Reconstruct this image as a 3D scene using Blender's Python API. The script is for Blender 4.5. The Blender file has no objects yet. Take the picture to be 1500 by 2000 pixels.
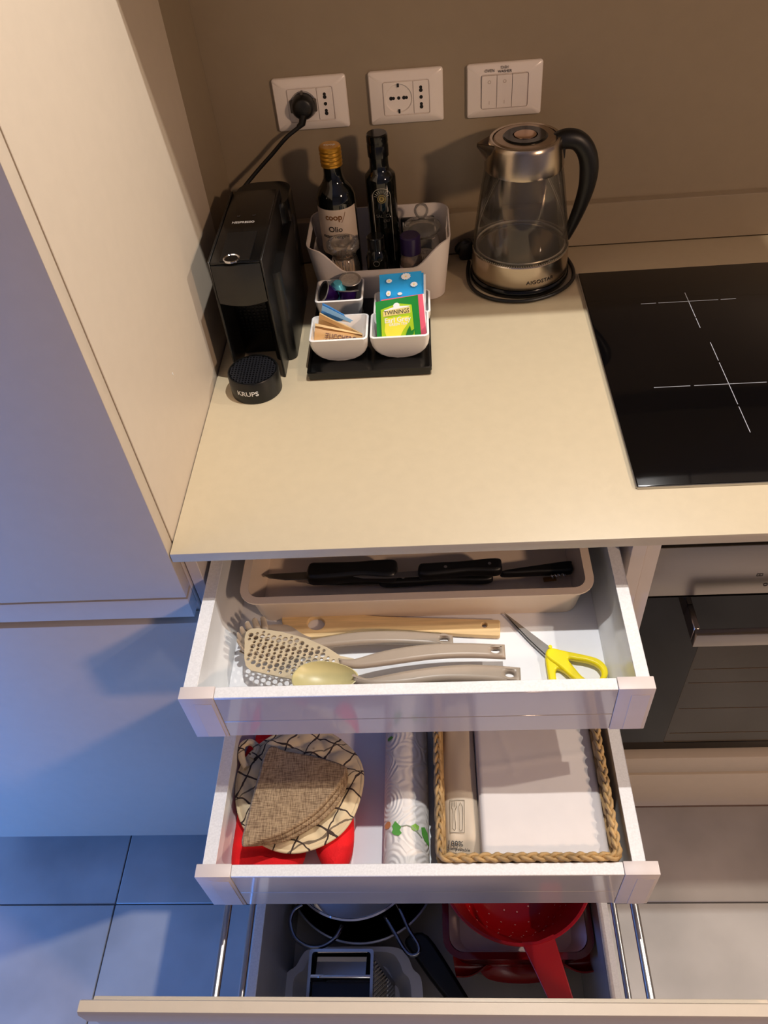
import bpy, bmesh, math, random
from mathutils import Vector, Matrix
random.seed(7)
sc = bpy.context.scene
col = sc.collection

# ---------------------------------------------------------------- camera
CAM = Vector((0.3278, -1.2731, 1.6656))
ROT = Matrix(((0.996621, 0.038785, 0.0724), (0.021373, 0.728649, -0.684554), (-0.079304, 0.683788, 0.725358)))
FPX = 1557.27
cd = bpy.data.cameras.new('camera')
cam = bpy.data.objects.new('camera', cd)
col.objects.link(cam)
cd.sensor_fit = 'VERTICAL'
cd.sensor_height = 24.0
cd.lens = FPX / 2000 * 24
cd.clip_start = 0.02
cam.matrix_world = Matrix.Translation(CAM) @ ROT.to_4x4()
sc.camera = cam

# ---------------------------------------------------------------- world, lights, exposure
sc.view_settings.view_transform = 'Standard'
sc.view_settings.look = 'None'
sc.view_settings.gamma = 1.0
sc.view_settings.use_curve_mapping = False
sc.view_settings.exposure = 0.0
sc.cycles.transparent_max_bounces = 40
w = bpy.data.worlds.new('daylight')
sc.world = w
w.use_nodes = True
w.node_tree.nodes['Background'].inputs[0].default_value = (0.30, 0.52, 1.0, 1)
w.node_tree.nodes['Background'].inputs[1].default_value = 0.6

WARM = (1.0, 0.80, 0.58)


def spot(name, loc, target, energy, angle=100, blend=0.6, radius=0.015, color=WARM):
    d = bpy.data.lights.new(name, 'SPOT')
    d.energy = energy
    d.color = color
    d.spot_size = math.radians(angle)
    d.spot_blend = blend
    d.shadow_soft_size = radius
    o = bpy.data.objects.new(name, d)
    col.objects.link(o)
    o.location = loc
    o.rotation_euler = (Vector(target) - Vector(loc)).to_track_quat('-Z', 'Y').to_euler()
    return o


# ceiling downlights
spot('downlight', (0.50, -0.49, 2.45), (0.45, -0.64, 0.9), 70, 130, 0.35, 0.012, (1.0, 0.98, 0.95))
spot('downlight', (2.05, -0.56, 2.50), (1.6, -0.6, 0.9), 75, 130, 0.6, 0.02, (1.0, 0.90, 0.76))
spot('downlight', (2.40, -2.50, 2.50), (1.45, -0.6, 0.8), 170, 100, 1.0, 0.12, (1.0, 0.68, 0.46))
# blue light on the left side, given by an unseen low window added there
ad = bpy.data.lights.new('low_blue_light', 'AREA')
ad.shape = 'RECTANGLE'
ad.size = 1.0
ad.size_y = 0.7
ad.energy = 35
ad.color = (0.075, 0.29, 1.0)
ao = bpy.data.objects.new('low_blue_light', ad)
col.objects.link(ao)
ao.location = (-1.49, -1.42, 0.42)
ao.rotation_euler = (Vector((1.0, 0.15, 0.0))).to_track_quat('-Z', 'Z').to_euler()


# ---------------------------------------------------------------- helpers
def L(c):
    c = c / 255.0
    return c / 12.92 if c <= 0.04045 else ((c + 0.055) / 1.055) ** 2.4


def rgb(r, g, b):
    return (L(r), L(g), L(b), 1.0)


_M = {}


def mat(name, c, rough=0.5, metal=0.0, noise=None, amt=0.06, bump=None, bscale=200.0, coat=0.0, spec=0.5, stretch=None, rvar=0.0):
    """principled material with a little procedural colour variation and fine relief"""
    if name in _M:
        return _M[name]
    m = bpy.data.materials.new(name)
    m.use_nodes = True
    nt = m.node_tree
    b = nt.nodes['Principled BSDF']
    b.inputs['Base Color'].default_value = rgb(*c)
    b.inputs['Roughness'].default_value = rough
    b.inputs['Metallic'].default_value = metal
    b.inputs['Specular IOR Level'].default_value = spec
    b.inputs['Coat Weight'].default_value = coat
    b.inputs['Coat Roughness'].default_value = 0.08
    tc = nt.nodes.new('ShaderNodeTexCoord')
    vec = tc.outputs['Object']
    if stretch:
        mp = nt.nodes.new('ShaderNodeMapping')
        mp.inputs['Scale'].default_value = stretch
        nt.links.new(vec, mp.inputs['Vector'])
        vec = mp.outputs['Vector']
    n = nt.nodes.new('ShaderNodeTexNoise')
    n.inputs['Scale'].default_value = noise or 12.0
    n.inputs['Detail'].default_value = 4
    nt.links.new(vec, n.inputs['Vector'])
    mx = nt.nodes.new('ShaderNodeMixRGB')
    mx.blend_type = 'MULTIPLY'
    mx.inputs['Color1'].default_value = rgb(*c)
    rp = nt.nodes.new('ShaderNodeValToRGB')
    rp.color_ramp.elements[0].position = 0.3
    rp.color_ramp.elements[1].position = 0.7
    lo = 1 - amt * 2
    rp.color_ramp.elements[0].color = (lo, lo, lo, 1)
    rp.color_ramp.elements[1].color = (1, 1, 1, 1)
    nt.links.new(n.outputs['Fac'], rp.inputs['Fac'])
    nt.links.new(rp.outputs['Color'], mx.inputs['Color2'])
    mx.inputs['Fac'].default_value = 1.0
    nt.links.new(mx.outputs['Color'], b.inputs['Base Color'])
    if bump:
        n2 = nt.nodes.new('ShaderNodeTexNoise')
        n2.inputs['Scale'].default_value = bscale
        n2.inputs['Detail'].default_value = 3
        nt.links.new(vec, n2.inputs['Vector'])
        bp = nt.nodes.new('ShaderNodeBump')
        bp.inputs['Strength'].default_value = bump
        bp.inputs['Distance'].default_value = 0.001
        nt.links.new(n2.outputs['Fac'], bp.inputs['Height'])
        nt.links.new(bp.outputs['Normal'], b.inputs['Normal'])
    _M[name] = m
    return m


def glass(name, tint=(240, 245, 240), gloss=1.0, haze=0.05):
    """thin clear glass: see-through with a Fresnel sheen"""
    if name in _M:
        return _M[name]
    m = bpy.data.materials.new(name)
    m.use_nodes = True
    nt = m.node_tree
    nt.nodes.remove(nt.nodes['Principled BSDF'])
    out = nt.nodes['Material Output']
    t = nt.nodes.new('ShaderNodeBsdfTransparent')
    t.inputs['Color'].default_value = rgb(*tint)
    g = nt.nodes.new('ShaderNodeBsdfGlossy')
    g.inputs['Roughness'].default_value = 0.03
    fr = nt.nodes.new('ShaderNodeFresnel')
    fr.inputs['IOR'].default_value = 1.5
    ml = nt.nodes.new('ShaderNodeMath')
    ml.operation = 'MULTIPLY'
    ml.inputs[1].default_value = gloss
    nt.links.new(fr.outputs[0], ml.inputs[0])
    df = nt.nodes.new('ShaderNodeBsdfDiffuse')  # pale diffuse share brightens the glass, standing in for scattered light
    df.inputs['Color'].default_value = rgb(235, 230, 220)
    m0 = nt.nodes.new('ShaderNodeMixShader')
    m0.inputs[0].default_value = haze
    nt.links.new(t.outputs[0], m0.inputs[1])
    nt.links.new(df.outputs[0], m0.inputs[2])
    mx = nt.nodes.new('ShaderNodeMixShader')
    nt.links.new(ml.outputs[0], mx.inputs[0])
    nt.links.new(m0.outputs[0], mx.inputs[1])
    nt.links.new(g.outputs[0], mx.inputs[2])
    nt.links.new(mx.outputs[0], out.inputs['Surface'])
    _M[name] = m
    return m


def at(px, py, x=None, y=None, z=None):
    """point of the place seen at a spot of the photograph, on a known plane"""
    d = ROT @ Vector(((px - 750) / FPX, -(py - 1000) / FPX, -1.0))
    i, v = (0, x) if x is not None else (1, y) if y is not None else (2, z)
    return CAM + d * ((v - CAM[i]) / d[i])


def at2(pts, z):
    return [(q.x, q.y) for q in (at(a, b, z=z) for a, b in pts)]


# geometry is a pair (verts, faces)
def join(*gs):
    V, F = [], []
    for v, f in gs:
        k = len(V)
        V += [tuple(q) for q in v]
        F += [tuple(i + k for i in g) for g in f]
    return V, F


def xf(g, fn):
    return [tuple(fn(Vector(v))) for v in g[0]], g[1]


def move(g, d):
    return [(v[0] + d[0], v[1] + d[1], v[2] + d[2]) for v in g[0]], g[1]


def rotz(g, a, c=(0, 0)):
    s, k = math.sin(a), math.cos(a)
    return [(c[0] + (v[0] - c[0]) * k - (v[1] - c[1]) * s, c[1] + (v[0] - c[0]) * s + (v[1] - c[1]) * k, v[2]) for v in g[0]], g[1]


def frm(g, M):
    return [tuple(M @ Vector(v)) for v in g[0]], g[1]


def bmgeo(bm):
    bm.verts.index_update()
    g = [tuple(v.co) for v in bm.verts], [tuple(v.index for v in f.verts) for f in bm.faces]
    bm.free()
    return g


def box(x0, x1, y0, y1, z0, z1, bev=0.0, seg=2):
    bm = bmesh.new()
    bmesh.ops.create_cube(bm, size=1)
    for v in bm.verts:
        v.co = ((x0 + x1) / 2 + v.co.x * (x1 - x0), (y0 + y1) / 2 + v.co.y * (y1 - y0), (z0 + z1) / 2 + v.co.z * (z1 - z0))
    if bev:
        bmesh.ops.bevel(bm, geom=list(bm.edges), offset=bev, segments=seg, profile=0.5, affect='EDGES')
    return bmgeo(bm)


def lathe(prof, c=(0, 0, 0), seg=32, closed=False):
    """prof: (r, z) pairs; radius 0 makes a pole"""
    V, F, rows = [], [], []
    for r, z in prof:
        if r < 1e-6:
            rows.append([len(V)])
            V.append((c[0], c[1], c[2] + z))
        else:
            rows.append(list(range(len(V), len(V) + seg)))
            for k in range(seg):
                a = 2 * math.pi * k / seg
                V.append((c[0] + r * math.cos(a), c[1] + r * math.sin(a), c[2] + z))
    pr = list(zip(rows, rows[1:])) + ([(rows[-1], rows[0])] if closed else [])
    for A, B in pr:
        for k in range(seg):
            k2 = (k + 1) % seg
            if len(A) == 1 and len(B) == 1:
                continue
            if len(A) == 1:
                F.append((A[0], B[k2], B[k]))
            elif len(B) == 1:
                F.append((A[k], A[k2], B[0]))
            else:
                F.append((A[k], A[k2], B[k2], B[k]))
    return V, F


def tube(pts, r, seg=10, closed=False, flat=1.0, up=None):
    """sweep; r is a number or one per point; flat squeezes the section along the frame's second axis"""
    pts = [Vector(p) for p in pts]
    n = len(pts)
    R = r if isinstance(r, (list, tuple)) else [r] * n
    T = []
    for i in range(n):
        if closed:
            t = pts[(i + 1) % n] - pts[i - 1]
        else:
            t = pts[min(i + 1, n - 1)] - pts[max(i - 1, 0)]
        T.append(t.normalized())
    u = Vector(up) if up else (Vector((0, 0, 1)) if abs(T[0].z) < 0.9 else Vector((1, 0, 0)))
    V, F = [], []
    for i in range(n):
        if up:
            u = Vector(up)
        u = (u - T[i] * u.dot(T[i])).normalized()
        s = T[i].cross(u)
        for k in range(seg):
            a = 2 * math.pi * k / seg
            V.append(tuple(pts[i] + s * (R[i] * math.cos(a)) + u * (R[i] * flat * math.sin(a))))
    for i in range(n if closed else n - 1):
        j = (i + 1) % n
        for k in range(seg):
            k2 = (k + 1) % seg
            F.append((i * seg + k, i * seg + k2, j * seg + k2, j * seg + k))
    if not closed:
        F.append(tuple(range(seg - 1, -1, -1)))
        F.append(tuple((n - 1) * seg + k for k in range(seg)))
    return V, F


def spline(pts, n=8, closed=False):
    """Catmull-Rom through the points"""
    P = [Vector(p) for p in pts]
    m = len(P)
    out = []
    for i in range(m if closed else m - 1):
        if closed:
            a, b, c, d = P[i - 1], P[i], P[(i + 1) % m], P[(i + 2) % m]
        else:
            a, b, c, d = P[max(i - 1, 0)], P[i], P[i + 1], P[min(i + 2, m - 1)]
        for k in range(n):
            t = k / n
            out.append(0.5 * ((2 * b) + (c - a) * t + (2 * a - 5 * b + 4 * c - d) * t * t + (3 * b - a - 3 * c + d) * t ** 3))
    if not closed:
        out.append(P[-1])
    return out


def rrect(x0, x1, y0, y1, r, n=6):
    out = []
    for cx, cy, a0 in ((x1 - r, y1 - r, 0), (x0 + r, y1 - r, 90), (x0 + r, y0 + r, 180), (x1 - r, y0 + r, 270)):
        for k in range(n + 1):
            a = math.radians(a0 + 90 * k / n)
            out.append((cx + r * math.cos(a), cy + r * math.sin(a)))
    return out


def ring(pts2, z):
    return [(x, y, z) for x, y in pts2]


def loft(rings, cap0=True, cap1=True):
    n = len(rings[0])
    V = [tuple(p) for r in rings for p in r]
    F = []
    for i in range(len(rings) - 1):
        for k in range(n):
            k2 = (k + 1) % n
            F.append((i * n + k, i * n + k2, (i + 1) * n + k2, (i + 1) * n + k))
    if cap0:
        F.append(tuple(range(n - 1, -1, -1)))
    if cap1:
        F.append(tuple((len(rings) - 1) * n + k for k in range(n)))
    return V, F


def shell(x0, x1, y0, y1, z0, z1, r, t, flare=0.0, n=6, lip=0.0, lipt=0.002):
    """open rounded container: outer wall, rim and inner wall with a floor"""
    f = flare
    rr = [ring(rrect(x0 + f, x1 - f, y0 + f, y1 - f, r, n), z0), ring(rrect(x0 + f * 0.9, x1 - f * 0.9, y0 + f * 0.9, y1 - f * 0.9, r, n), z0 + 0.004 * (z1 > z0))]
    if lip:
        rr += [ring(rrect(x0, x1, y0, y1, r, n), z1 - lipt), ring(rrect(x0 - lip, x1 + lip, y0 - lip, y1 + lip, r + lip, n), z1 - lipt),
               ring(rrect(x0 - lip, x1 + lip, y0 - lip, y1 + lip, r + lip, n), z1)]
    else:
        rr += [ring(rrect(x0, x1, y0, y1, r, n), z1)]
    ri = max(r - t, 0.001)
    rr += [ring(rrect(x0 + t, x1 - t, y0 + t, y1 - t, ri, n), z1), ring(rrect(x0 + f + t, x1 - f - t, y0 + f + t, y1 - f - t, ri, n), z0 + t)]
    return loft(rr)


def plate(outlines, th, bev=0.0, res=2):
    """flat solid from 2-D outlines (the inner ones are holes), z from 0 to th"""
    cu = bpy.data.curves.new('tmp', 'CURVE')
    cu.dimensions = '2D'
    cu.fill_mode = 'BOTH'
    for o in outlines:
        sp = cu.splines.new('POLY')
        sp.points.add(len(o) - 1)
        for q, (x, y) in zip(sp.points, o):
            q.co = (x, y, 0, 1)
        sp.use_cyclic_u = True
    cu.extrude = max(th / 2 - bev, 0.00001)
    cu.bevel_depth = bev
    cu.bevel_resolution = res
    cu.offset = -bev
    ob = bpy.data.objects.new('tmp', cu)
    me = bpy.data.meshes.new_from_object(ob)
    g = [(v.co.x, v.co.y, v.co.z + th / 2) for v in me.vertices], [tuple(p.vertices) for p in me.polygons]
    bpy.data.objects.remove(ob)
    bpy.data.curves.remove(cu)
    bpy.data.meshes.remove(me)
    return g


def text(s, size, th=0.0002, bold=0.0, sx=1.0):
    cu = bpy.data.curves.new('tmp', 'FONT')
    cu.body = s
    cu.size = size
    cu.align_x = 'CENTER'
    cu.align_y = 'CENTER'
    cu.extrude = th / 2
    cu.offset = bold
    cu.resolution_u = 3
    ob = bpy.data.objects.new('tmp', cu)
    me = bpy.data.meshes.new_from_object(ob)
    g = [(v.co.x * sx, v.co.y, v.co.z) for v in me.vertices], [tuple(p.vertices) for p in me.polygons]
    bpy.data.objects.remove(ob)
    bpy.data.curves.remove(cu)
    bpy.data.meshes.remove(me)
    return g


def onplane(g, o, ex, ey):
    o, ex, ey = Vector(o), Vector(ex).normalized(), Vector(ey).normalized()
    n = ex.cross(ey)
    return xf(g, lambda v: o + ex * v.x + ey * v.y + n * v.z)


def oncyl(g, c, r, a0=-math.pi / 2, lift=0.0004):
    """wrap a flat print (x along the girth, y up) round an upright cylinder"""
    def fn(v):
        a = a0 + v.x / r
        R = r + lift + v.z
        return Vector((c[0] + R * math.cos(a), c[1] + R * math.sin(a), c[2] + v.y))
    return xf(g, fn)


def circle(cx, cy, rx, ry=None, n=20):
    ry = ry or rx
    return [(cx + rx * math.cos(2 * math.pi * k / n), cy + ry * math.sin(2 * math.pi * k / n)) for k in range(n)]


def fit_circle(a, b, c):
    (ax, ay), (bx, by), (cx, cy) = a, b, c
    d = 2 * (ax * (by - cy) + bx * (cy - ay) + cx * (ay - by))
    ux = ((ax * ax + ay * ay) * (by - cy) + (bx * bx + by * by) * (cy - ay) + (cx * cx + cy * cy) * (ay - by)) / d
    uy = ((ax * ax + ay * ay) * (cx - bx) + (bx * bx + by * by) * (ax - cx) + (cx * cx + cy * cy) * (bx - ax)) / d
    return ux, uy, math.hypot(ax - ux, ay - uy)


def grid(nx, ny, fn, th=0.0):
    """sheet over (u, v) in the unit square, given thickness downwards"""
    V, F = [], []
    tops = [[Vector(fn(i / nx, j / ny)) for i in range(nx + 1)] for j in range(ny + 1)]
    idx = lambda i, j: j * (nx + 1) + i
    for row in tops:
        V += [tuple(q) for q in row]
    for j in range(ny):
        for i in range(nx):
            F.append((idx(i, j), idx(i + 1, j), idx(i + 1, j + 1), idx(i, j + 1)))
    if th:
        k = len(V)
        e = (tops[0][-1] - tops[0][0]).cross(tops[-1][0] - tops[0][0]).normalized()
        V += [tuple(Vector(v) - e * th) for v in V[:k]]
        F += [tuple(k + q for q in reversed(f)) for f in F[:nx * ny]]
        per = [idx(i, 0) for i in range(nx)] + [idx(nx, j) for j in range(ny)] + [idx(i, ny) for i in range(nx, 0, -1)] + [idx(0, j) for j in range(ny, 0, -1)]
        for a, b in zip(per, per[1:] + per[:1]):
            F.append((b, a, a + k, b + k))
    return V, F


# ------------------------------------------------------------- objects
OFF = {}


def mesh(name, g, m, angle=38, recalc=True):
    me = bpy.data.meshes.new(name)
    me.from_pydata(g[0], [], g[1])
    if recalc:
        bm = bmesh.new()
        bm.from_mesh(me)
        bmesh.ops.recalc_face_normals(bm, faces=bm.faces)
        bm.to_mesh(me)
        bm.free()
    me.polygons.foreach_set('use_smooth', [True] * len(me.polygons))
    me.set_sharp_from_angle(angle=math.radians(angle))
    me.materials.append(m)
    me.update()
    return me


def thing(name, label, cat, loc, group=None):
    o = bpy.data.objects.new(name, None)
    col.objects.link(o)
    o.empty_display_size = 0.02
    o.location = loc
    OFF[o.name] = Vector(loc)
    o['label'] = label
    o['category'] = cat
    if group:
        o['group'] = group
    return o


def part(name, g, m, parent, label=None, kind=None, angle=38):
    """one mesh under a thing or a part; geometry is given in room coordinates"""
    d = OFF[parent.name]
    g = ([(v[0] - d.x, v[1] - d.y, v[2] - d.z) for v in g[0]], g[1])
    o = bpy.data.objects.new(name, mesh(name, g, m, angle))
    col.objects.link(o)
    o.parent = parent
    OFF[o.name] = d
    if label:
        o['label'] = label
    if kind:
        o['kind'] = kind
    return o


def solo(name, g, m, label, cat, group=None, kind=None, angle=38):
    """a thing that is a single mesh, its origin at its base"""
    xs, ys, zs = zip(*g[0])
    d = Vector(((min(xs) + max(xs)) / 2, (min(ys) + max(ys)) / 2, min(zs)))
    g = ([(v[0] - d.x, v[1] - d.y, v[2] - d.z) for v in g[0]], g[1])
    o = bpy.data.objects.new(name, mesh(name, g, m, angle))
    col.objects.link(o)
    o.location = d
    OFF[o.name] = d
    o['label'] = label
    o['category'] = cat
    if group:
        o['group'] = group
    if kind:
        o['kind'] = kind
    return o


def struct(name, g, m, angle=38):
    o = bpy.data.objects.new(name, mesh(name, g, m, angle))
    col.objects.link(o)
    OFF[o.name] = Vector((0, 0, 0))
    o['kind'] = 'structure'
    return o


def clone(root, newloc, rz=0.0, label=None):
    r = root.copy()
    col.objects.link(r)
    r.location = newloc
    r.rotation_euler.z += rz
    if label:
        r['label'] = label
    for ch in list(root.children):
        c = ch.copy()
        col.objects.link(c)
        c.parent = r
        for gch in list(ch.children):
            e = gch.copy()
            col.objects.link(e)
            e.parent = c
    return r


# ------------------------------------------------------------- materials
M_LAM = mat('worktop_laminate', (196, 180, 150), 0.42, noise=60, amt=0.02, bump=0.05, bscale=900)
M_WALLP = mat('backsplash_laminate', (150, 134, 111), 0.40, noise=40, amt=0.02, bump=0.05, bscale=900)
M_CAB = mat('cabinet_lacquer', (201, 186, 167), 0.42, noise=50, amt=0.015, bump=0.05, bscale=900)
M_GAP = mat('gap_shade', (24, 20, 18), 0.8)  # near-black colour stands for the shade inside the gaps
M_CARC = mat('carcass_white', (214, 204, 196), 0.45, noise=30, amt=0.02)
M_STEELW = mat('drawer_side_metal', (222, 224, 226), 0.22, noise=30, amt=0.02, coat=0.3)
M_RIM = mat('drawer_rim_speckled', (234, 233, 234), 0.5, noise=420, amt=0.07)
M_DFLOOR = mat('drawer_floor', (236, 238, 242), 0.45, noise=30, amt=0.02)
M_GLASSF = mat('drawer_front_glass', (186, 177, 174), 0.10, noise=6, amt=0.03, coat=0.5)
M_CAP = mat('drawer_end_cap', (216, 204, 200), 0.45, noise=40, amt=0.02)
M_CHROME = mat('chrome', (215, 215, 218), 0.07, 1.0, noise=20, amt=0.02)
M_ALU = mat('brushed_aluminium', (190, 188, 186), 0.3, 1.0, noise=120, amt=0.05, stretch=(1, 40, 40))
M_STEEL = mat('brushed_steel', (178, 168, 158), 0.26, 1.0, noise=160, amt=0.06, stretch=(0.3, 30, 30))
M_STEELV = mat('kettle_steel', (196, 182, 164), 0.24, 1.0, noise=160, amt=0.05, stretch=(1, 1, 30))
M_BLACK = mat('black_gloss_plastic', (9, 9, 9), 0.16, noise=30, amt=0.05)
M_BLACKM = mat('black_matt_plastic', (13, 12, 12), 0.42, noise=60, amt=0.1, bump=0.1, bscale=700)
M_MACH = mat('machine_satin_black', (12, 12, 12), 0.34, noise=60, amt=0.08, bump=0.04, bscale=800)
M_OVENG = mat('oven_black_glass', (10, 8, 6), 0.05, noise=10, amt=0.05, spec=0.28)
M_WHITE = mat('white_porcelain', (238, 235, 232), 0.12, noise=20, amt=0.015, coat=0.4)
M_PLATE = mat('switch_white_plastic', (240, 230, 222), 0.25, noise=20, amt=0.015)
M_LINE = mat('outline_grey', (110, 92, 80), 0.6)
M_DARK = mat('hole_shade', (16, 13, 12), 0.7)  # dark discs and slots paint the shade inside the socket holes
M_BINP = mat('bin_white_plastic', (222, 212, 204), 0.4, noise=30, amt=0.015)
M_PRINTW = mat('white_print', (235, 235, 235), 0.5)
M_PRINTK = mat('dark_print', (40, 34, 32), 0.6)
M_GOLD = mat('gold_cap', (205, 150, 50), 0.28, 0.7, noise=40, amt=0.05)
M_BOTTLE = mat('dark_green_glass', (9, 11, 7), 0.06, noise=10, amt=0.1, coat=0.4)
M_LABEL = mat('paper_label', (214, 196, 176), 0.6, noise=50, amt=0.03)
M_GLASS = glass('clear_glass', (250, 249, 246), 0.8, 0.10)
M_KGLASS = glass('kettle_glass', (252, 251, 248), 0.8, 0.025)
M_TAUPE = mat('taupe_nylon', (165, 150, 134), 0.36, noise=40, amt=0.03)
M_TAUPEL = mat('taupe_nylon_light', (196, 180, 150), 0.36, noise=40, amt=0.03)
M_BAMBOO = mat('bamboo', (234, 202, 148), 0.5, noise=26, amt=0.12, stretch=(0.6, 9, 9))
M_YEL = mat('yellow_plastic', (245, 226, 20), 0.3, noise=30, amt=0.02)
M_BLADE = mat('scissor_steel', (158, 155, 152), 0.36, 1.0, noise=100, amt=0.05)
M_RED = mat('red_cloth', (240, 8, 20), 0.85, noise=60, amt=0.06, bump=0.3, bscale=500)
M_REDP = mat('red_plastic', (150, 6, 10), 0.22, noise=30, amt=0.03)
M_REDC = mat('red_glaze', (96, 6, 12), 0.1, noise=30, amt=0.05, coat=0.4)

# ============================================================= SETTING
XL, XR, YF, YB, ZC = -1.52, 3.2, -4.0, 0.0177, 2.62
M_TILE = mat('floor_tile', (198, 192, 186), 0.42, noise=4, amt=0.19, bump=0.08, bscale=160)
M_GROUT = mat('grout', (78, 74, 72), 0.9)
M_ROOM = mat('room_plaster', (206, 196, 186), 0.8, noise=30, amt=0.02)
fl = struct('floor', box(XL, XR, YF, 0.2, -0.06, -0.002), M_GROUT)
TS, TX, TY, g = 0.90, -0.3600, -0.7600, 0.0012
for i in range(-2, 5):
    for j in range(-4, 2):
        x0, y0 = max(TX + i * TS + g, XL), max(TY + j * TS + g, YF)
        x1, y1 = min(TX + (i + 1) * TS - g, XR), min(TY + (j + 1) * TS - g, 0.2)
        if x1 - x0 > 0.02 and y1 - y0 > 0.02:
            part('tile', box(x0, x1, y0, y1, -0.010, 0.0, 0.0012, 1), M_TILE, fl)
struct('wall_back', box(-0.02, XR, YB, 0.14, 0.0, ZC), M_WALLP)
struct('trim_1', box(0.001, 2.4, 0.0, YB - 0.0005, 0.9602, 1.0343, 0.0012, 1), M_WALLP)
struct('wall_right', box(XR, XR + 0.1, YF, 0.14, 0.0, ZC), M_ROOM)
struct('wall_front', box(XL, XR, YF - 0.1, YF, 0.0, ZC), M_ROOM)
struct('wall_left', join(box(XL - 0.1, XL, YF, -1.95, 0, ZC), box(XL - 0.1, XL, -0.90, 0.14, 0, ZC), box(XL - 0.1, XL, -1.95, -0.90, 0.85, ZC), box(XL - 0.1, XL, -1.95, -0.90, 0, 0.03)), M_ROOM)
struct('ceiling', box(XL - 0.1, XR + 0.1, YF - 0.1, 0.14, ZC, ZC + 0.1), M_ROOM)
struct('unseen_window_1', join(box(XL - 0.08, XL - 0.03, -1.95, -1.92, 0.03, 0.85), box(XL - 0.08, XL - 0.03, -0.93, -0.90, 0.03, 0.85), box(XL - 0.08, XL - 0.03, -1.92, -0.93, 0.82, 0.85), box(XL - 0.08, XL - 0.03, -1.92, -0.93, 0.03, 0.06)), M_CAB)  # unseen window, added low to suit the blue light on the door
M_PLINTH = mat('plinth_gloss', (112, 84, 66), 0.25, noise=20, amt=0.03)
struct('baseboard_back', box(0.0, 2.4, -0.575, -0.56, 0.001, 0.1), M_PLINTH)

# ============================================================= TALL CABINET, LEFT
tc = thing('tall_cabinet', 'tall greige cabinet standing left of the worktop, full height with flat doors', 'cabinet', (-0.3, -0.33, 0.0))
part('carcass', box(-0.62, -0.0205, -0.640, 0.017, 0.10, 2.3), M_GAP, tc)
part('side_panel', box(-0.020, 0.0, -0.6405, -0.1340, 0.0, 2.3, 0.0008, 1), M_CAB, tc)
part('filler_panel', box(-0.020, -0.001, -0.1312, YB - 0.0004, 0.0, 2.3, 0.0008, 1), M_WALLP, tc)
part('upper_door', box(-0.62, 0.0, -0.6640, -0.6437, 0.8760, 2.3, 0.0012, 2), M_CAB, tc)
ld = part('lower_door', box(-0.62, 0.0, -0.6640, -0.6437, 0.106, 0.8210, 0.0012, 2), M_CAB, tc)
prof = [(-0.6640, 0.8350), (-0.6640, 0.8690), (-0.6628, 0.8715), (-0.6437, 0.8720), (-0.6437, 0.8352)]
part('grip_lip', loft([[(-0.62, y, z) for y, z in prof], [(0.0, y, z) for y, z in prof]]), M_CAB, ld)
part('plinth', box(-0.62, -0.001, -0.605, -0.59, 0.001, 0.10), M_PLINTH, tc)
q = at(337, 730, x=0.0)
part('pinhead', box(0.0, 0.0006, q.y - 0.0009, q.y + 0.0009, q.z - 0.0018, q.z + 0.0018, 0.0003, 1), M_PRINTW, tc)

# assumed wall cupboard, unseen above the frame, added to shade wall and worktop
wc = thing('unseen_cupboard', 'assumed greige wall cupboard above the frame, added for its shade', 'cabinet', (0.62, -0.15, 1.55))
part('carcass', box(0.001, 1.335, -0.2933, 0.017, 1.55, 2.28, 0.001, 1), M_CAB, wc)
part('door', box(0.001, 0.666, -0.3130, -0.2935, 1.55, 2.28, 0.001, 1), M_CAB, wc)
part('door', box(0.670, 1.335, -0.3130, -0.2935, 1.55, 2.28, 0.001, 1), M_CAB, wc)

# ============================================================= WORKTOP
solo('worktop', box(0.0012, 2.4, -0.6635, -0.0005, 0.945, 0.96, 0.0012, 2), M_LAM, 'thin beige laminate worktop carrying the kettle, coffee machine and hob', 'worktop')

# ============================================================= HOB
hx0, hx1, hy0, hy1, hz = 0.5640, 1.150, -0.5851, -0.0937, 0.9645
hob = thing('induction_hob', 'black glass induction hob set into the beige worktop', 'hob', (0.857, -0.34, 0.9602))
M_HOB = mat('hob_glass', (7, 6, 7), 0.06, noise=10, amt=0.05, spec=0.35)
M_HLINE = mat('hob_line', (170, 172, 180), 0.5)
part('glass_plate', box(hx0, hx1, hy0, hy1, 0.9603, hz, 0.0015, 2), M_HOB, hob)
part('edge_trim', join(box(hx0 - 0.0015, hx0, hy0, hy1, 0.9603, hz - 0.0008), box(hx0, hx1, hy0 - 0.0015, hy0, 0.9603, hz - 0.0008)), M_ALU, hob)


def hline(a, b, gaps):
    a, b = Vector(a), Vector(b)
    cuts = [0.0] + gaps + [1.0]
    gs = []
    for u0, u1 in zip(cuts, cuts[1:]):
        p, q = a.lerp(b, u0 + 0.012), a.lerp(b, u1 - 0.012)
        wx = 0.00045
        if abs(p.x - q.x) > abs(p.y - q.y):
            gs.append(box(min(p.x, q.x), max(p.x, q.x), p.y - wx, p.y + wx, hz, hz + 0.0002))
        else:
            gs.append(box(p.x - wx, p.x + wx, min(p.y, q.y), max(p.y, q.y), hz, hz + 0.0002))
    return join(*gs)


for (hl, hr, vt, vb, gh, gv) in (((1250, 595), (1439, 582), (1337, 571), (1368, 641), [0.18, 0.82], [0.72]), ((1274, 759), (1590, 740), (1387, 667), (1466, 847), [0.25, 0.72], [0.24, 0.72])):
    a, b, c, d = [at(*q, z=hz) for q in (hl, hr, vt, vb)]
    ym, xm = (a.y + b.y) / 2, (c.x + d.x) / 2
    part('zone_marking', join(hline((a.x, ym, hz), (b.x, ym, hz), gh), hline((xm, c.y, hz), (xm, d.y, hz), gv)), M_HLINE, hob)

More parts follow.
